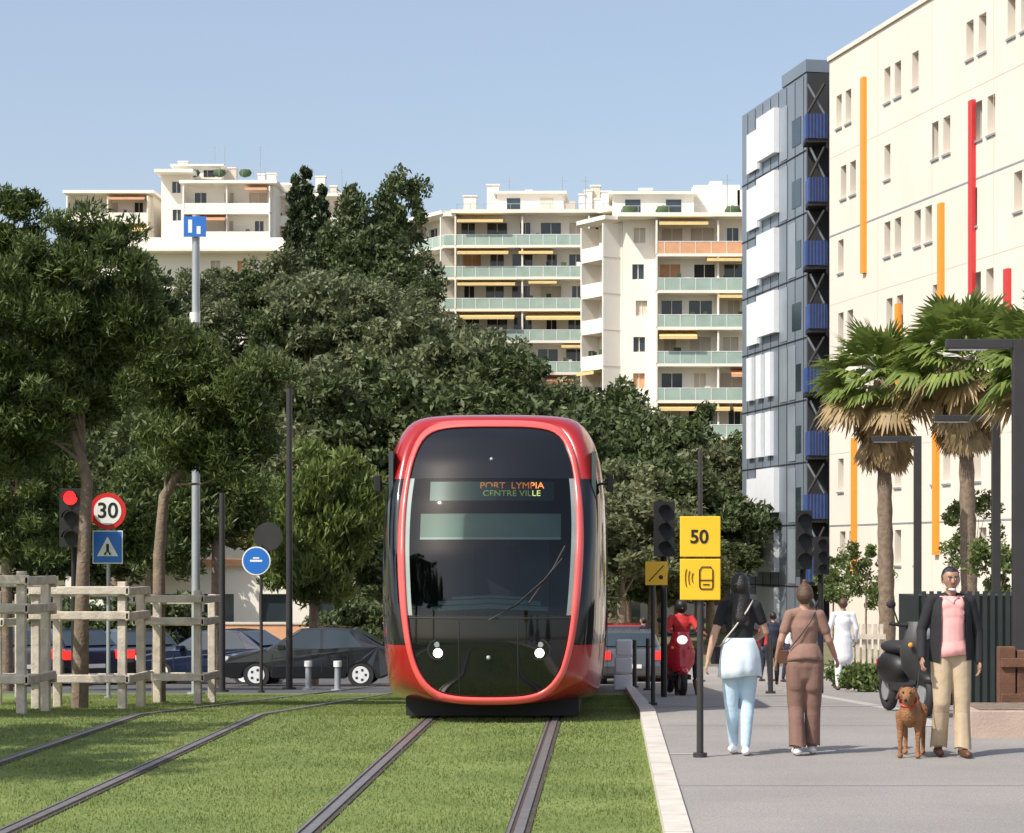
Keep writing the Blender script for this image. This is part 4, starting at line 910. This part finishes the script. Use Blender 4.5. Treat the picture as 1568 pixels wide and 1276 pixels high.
for q in range(3): mb.box(PX(940,47)+q*.02,PX(968,47),47+q*.01,47.4,gz(47)+.01+q*.36,gz(47)+.33+q*.36,M_white)
mb.obj('white_barrier',bevel=.03)
d=30; e=post('tram_warning_sign',1000,d,zz(862,d),.03,M_pole,PV); s=d/FO; mb=MB(); mb.box(-12*s,22*s,-.05,-.04,zz(896,d),zz(860,d),M_yel); mb.tube([(-6*s,-.055,zz(890,d)),(16*s,-.055,zz(866,d))],.006,M_blackp,6); mb.ball((12*s,-.05,zz(884,d)),.03,M_blackp,8,1,.2,1); mb.obj('plate',e)
for px,py,d,aw in ((1405,668,47,70),(1525,636,41,95),(1560,520,27,112)):
    e=empty('street_lamp',(PX(px,d),d,gz(d)+PV)); s=d/FO; z=zz(py,d); mb=MB(); r=.075
    mb.box(-r,r,-r,r,0,z,M_pole); mb.box(-aw*s,-r-.002,-.07,.07,z-.11,z,M_pole); mb.box(-aw*s+.03,-aw*s*.45,-.05,.05,z-.13,z-.112,M_pan); mb.obj('column_and_arm',e,bevel=.008)
M_slat=mat('dark_green_slats',(.018,.026,.024),.6,.2); M_cor=mat('corten_steel',(.13,.06,.035),.8,.3,6,bump=.3); M_pinkw=mat('pinkish_planter_concrete',(.44,.34,.28),.8,.15,3,bump=.3)
mb=MB(); x0=PX(1400,30); zg=gz(30)
mb.box(x0,x0+4,30.02,31.6,zg,zg+1.5,M_slat)
for q in np.arange(x0,x0+4,.10): mb.box(q,q+.055,29.985,30.018,zg+.05,zg+1.56,M_slat)
mb.obj('slatted_bin_enclosure')
mb=MB(); x0=PX(1527,24.5)
for k,(a,hh) in enumerate(((0,.92),(.20,.88),(.40,.92),(.60,.9))): mb.box(x0+a,x0+a+.18,24.4,24.55,.05,hh,M_cor)
mb.box(x0+.02,x0+1.5,24.36,24.398,.3,.42,M_cor); mb.box(x0+.02,x0+1.5,24.36,24.398,.7,.8,M_cor); mb.obj('corten_fence',bevel=.008)
mb=MB(); x0=PX(1482,23.2); mb.box(x0,x0+5,23.0,24.2,.0,.33,M_pinkw); mb.box(x0+.1,x0+5,23.1,24.1,.331,.345,M_bark); mb.box(x0+.75,x0+6,21.6,22.98,0,.30,M_pinkw); mb.obj('planter_wall',bevel=.02)
mb=MB()
for q in range(6):
    x=PX(1302+q*9,45); mb.box(x,x+.07,45,45.06,gz(45),gz(45)+1.35,M_wood)
mb.box(PX(1298,45),PX(1356,45),44.94,44.995,gz(45)+1.05,gz(45)+1.15,M_wood); mb.box(PX(1298,45),PX(1356,45),44.94,44.995,gz(45)+.45,gz(45)+.55,M_wood); mb.obj('timber_fence')

# ---------------- palms
M_palmt=mat('palm_trunk',(.21,.155,.11),.95,.35,10,bump=1,bscale=30)
L_palm=leafmat('palm_leaf',(.09,.15,.03),(.28,.35,.09),.35,2); L_dead=leafmat('palm_dead_leaf',(.22,.15,.07),(.46,.34,.17),.25,2)
def fan(out,mid,base,dirn,pet,R,rg,droop,mi,spread=2.1):
    d=dirn/np.linalg.norm(dirn); side=np.cross(d,[0,0,1.]); side/=np.linalg.norm(side)+1e-9; nrm=np.cross(side,d)
    b=base+d*pet
    b=b+np.array([0,0,-droop*pet*.3])
    out.append([base-side*.02,base+side*.02,b+side*.015,b-side*.015]); mid.append(mi)
    ns=22
    tw=(rg.random()-.5)*1.2; s2=side*math.cos(tw)+nrm*math.sin(tw); n2=np.cross(s2,d)
    for k in range(ns):
        a=(k/(ns-1)-.5)*spread*1.3; dd=d*math.cos(a)+s2*math.sin(a); r=R*(1-.15*abs(a))*(.88+.2*rg.random())
        ws=np.cross(n2,dd); m=b+dd*r*.6+n2*(.05*(k%2)); t=b+dd*r+np.array([0,0,-droop*r*(.25+.4*rg.random())])
        w=.056
        out.append([b,m-ws*w,m+ws*w,b]); mid.append(mi); out.append([m-ws*w,m+ws*w,t+ws*.006,t-ws*.006]); mid.append(mi)
def palm(px,d,ptop,seed,R=.62,nf=46):
    rg=np.random.default_rng(seed); g=gz(d)+.03; H=PZ(ptop,d)-g; e=empty('palm_tree',(PX(px,d),d,g)); mb=MB()
    pts=[];rr=[]
    n=26
    for i in range(n+1):
        t=i/n; pts.append((.08*math.sin(t*2+seed),.05*t,H*t)); rr.append((.19-.05*t)*(1.07 if i%2 else .95)*(1+.25*max(0,.1-t)*5)+ (.10*sm((t-.72)/.2)))
    mb.tube(pts,rr,M_palmt,14); mb.obj('trunk',e)
    Q=[];mid=[]; top=np.array(pts[-1])
    for i in range(nf):
        el=math.asin(1-1.5*(i+.5)/nf); az=i*2.399+rg.random()*.4; dn=np.array([math.cos(az)*math.cos(el),math.sin(az)*math.cos(el),math.sin(el)])
        fan(Q,mid,top+dn*.08,dn,.55+.35*rg.random(),R*(.8+.3*rg.random()),rg,.5-.3*math.sin(el),0 if el>-.3 or rg.random()<.25 else 1)
    for i in range(50):
        az=rg.random()*6.28; dn=np.array([math.cos(az)*.35,math.sin(az)*.35,-1]); fan(Q,mid,top+np.array([math.cos(az)*.16,math.sin(az)*.16,-.05-1.1*rg.random()]),dn,.2,R*.9,rg,.1,1,1.0)
    mobj('fronds',quads_mesh('fronds',np.array(Q),[L_palm,L_dead],np.array(mid)),e)
palm(1360,50,582,3,.88,50); palm(1480,48,548,8,.9,50)
palm(1640,38,560,9,.8)
L_shr=leafmat('shrub_leaf',(.06,.10,.025),(.20,.25,.08),.3,2)
def shrub(name,px,py,rx,ry,d,ncl,seed,lm=L_shr,L=.055,W=.028,nl=150,cr=.22,base=None):
    x=PX(px,d); g=gz(d)+.02; s=d/FO; cz=PZ(py,d)-g
    spec=mk([(0,0,cz,rx*s,rx*s,ry*s)],ncl,cr,nl,L,W,lm,seed,[(0,0,0),(.02,0,max(.1,cz-ry*s*.5))],[.035,.02],up=.2,rb=.2,limbs=8); return place_tree(name,spec,(x,d,g))
shrub('young_tree',1325,880,45,50,53,22,61,nl=100); shrub('young_tree',1490,820,45,70,50,30,62,nl=90); shrub('shrub',1325,1040,35,18,42,24,63); shrub('shrub',1275,890,30,40,60,18,64); shrub('shrub',1530,880,50,50,45,20,65)
for px in (1340,1385,1300): shrub('shrub',px,1035,30,20,46+RN.random()*3,14,int(px))
for px,d in ((150,66),(250,68),(60,70),(540,72),(640,75)): shrub('shrub',px,960,60,45,d,40,px,lm=L_oak,cr=.4,L=.09,W=.05)

# ---------------- light, sky, camera
S=Vector((-.76,-.65,0)).normalized(); el=math.radians(48); sd=Vector((S.x*math.cos(el),S.y*math.cos(el),math.sin(el)))
sun=bpy.data.lights.new('sun','SUN'); sun.energy=5.0; sun.angle=math.radians(.5); sun.color=(1,.94,.84); so=bpy.data.objects.new('sun',sun); sc.collection.objects.link(so); so.rotation_euler=(-sd).to_track_quat('-Z','Y').to_euler(); so.location=(-20,-20,30)
wd=bpy.data.worlds.new('World'); sc.world=wd; wd.use_nodes=True; nt=wd.node_tree; bg=nt.nodes['Background']
sk=nt.nodes.new('ShaderNodeTexSky'); sk.sky_type='NISHITA'; sk.sun_disc=False; sk.sun_elevation=el; sk.sun_rotation=math.atan2(sd.x,sd.y)%(2*math.pi); sk.air_density=1.0; sk.dust_density=2.5; sk.ozone_density=1.6; sk.altitude=50
hz=nt.nodes.new('ShaderNodeVectorMath'); hz.operation='ADD'; hz.inputs[1].default_value=(.95,.88,.85)
nt.links.new(sk.outputs[0],hz.inputs[0]); nt.links.new(hz.outputs[0],bg.inputs['Color']); bg.inputs['Strength'].default_value=.15
cam=bpy.data.cameras.new('camera'); co=bpy.data.objects.new('camera',cam); sc.collection.objects.link(co); co.location=(0,0,CH); co.rotation_euler=(math.pi/2,0,0)
cam.sensor_width=36; cam.lens=FO/1568*36; cam.shift_x=(784-930)/1568; cam.shift_y=(850-638)/1568; cam.clip_end=6000; cam.clip_start=.1
sc.camera=co
sc.view_settings.view_transform='Standard'; sc.view_settings.look='None'; sc.view_settings.exposure=0
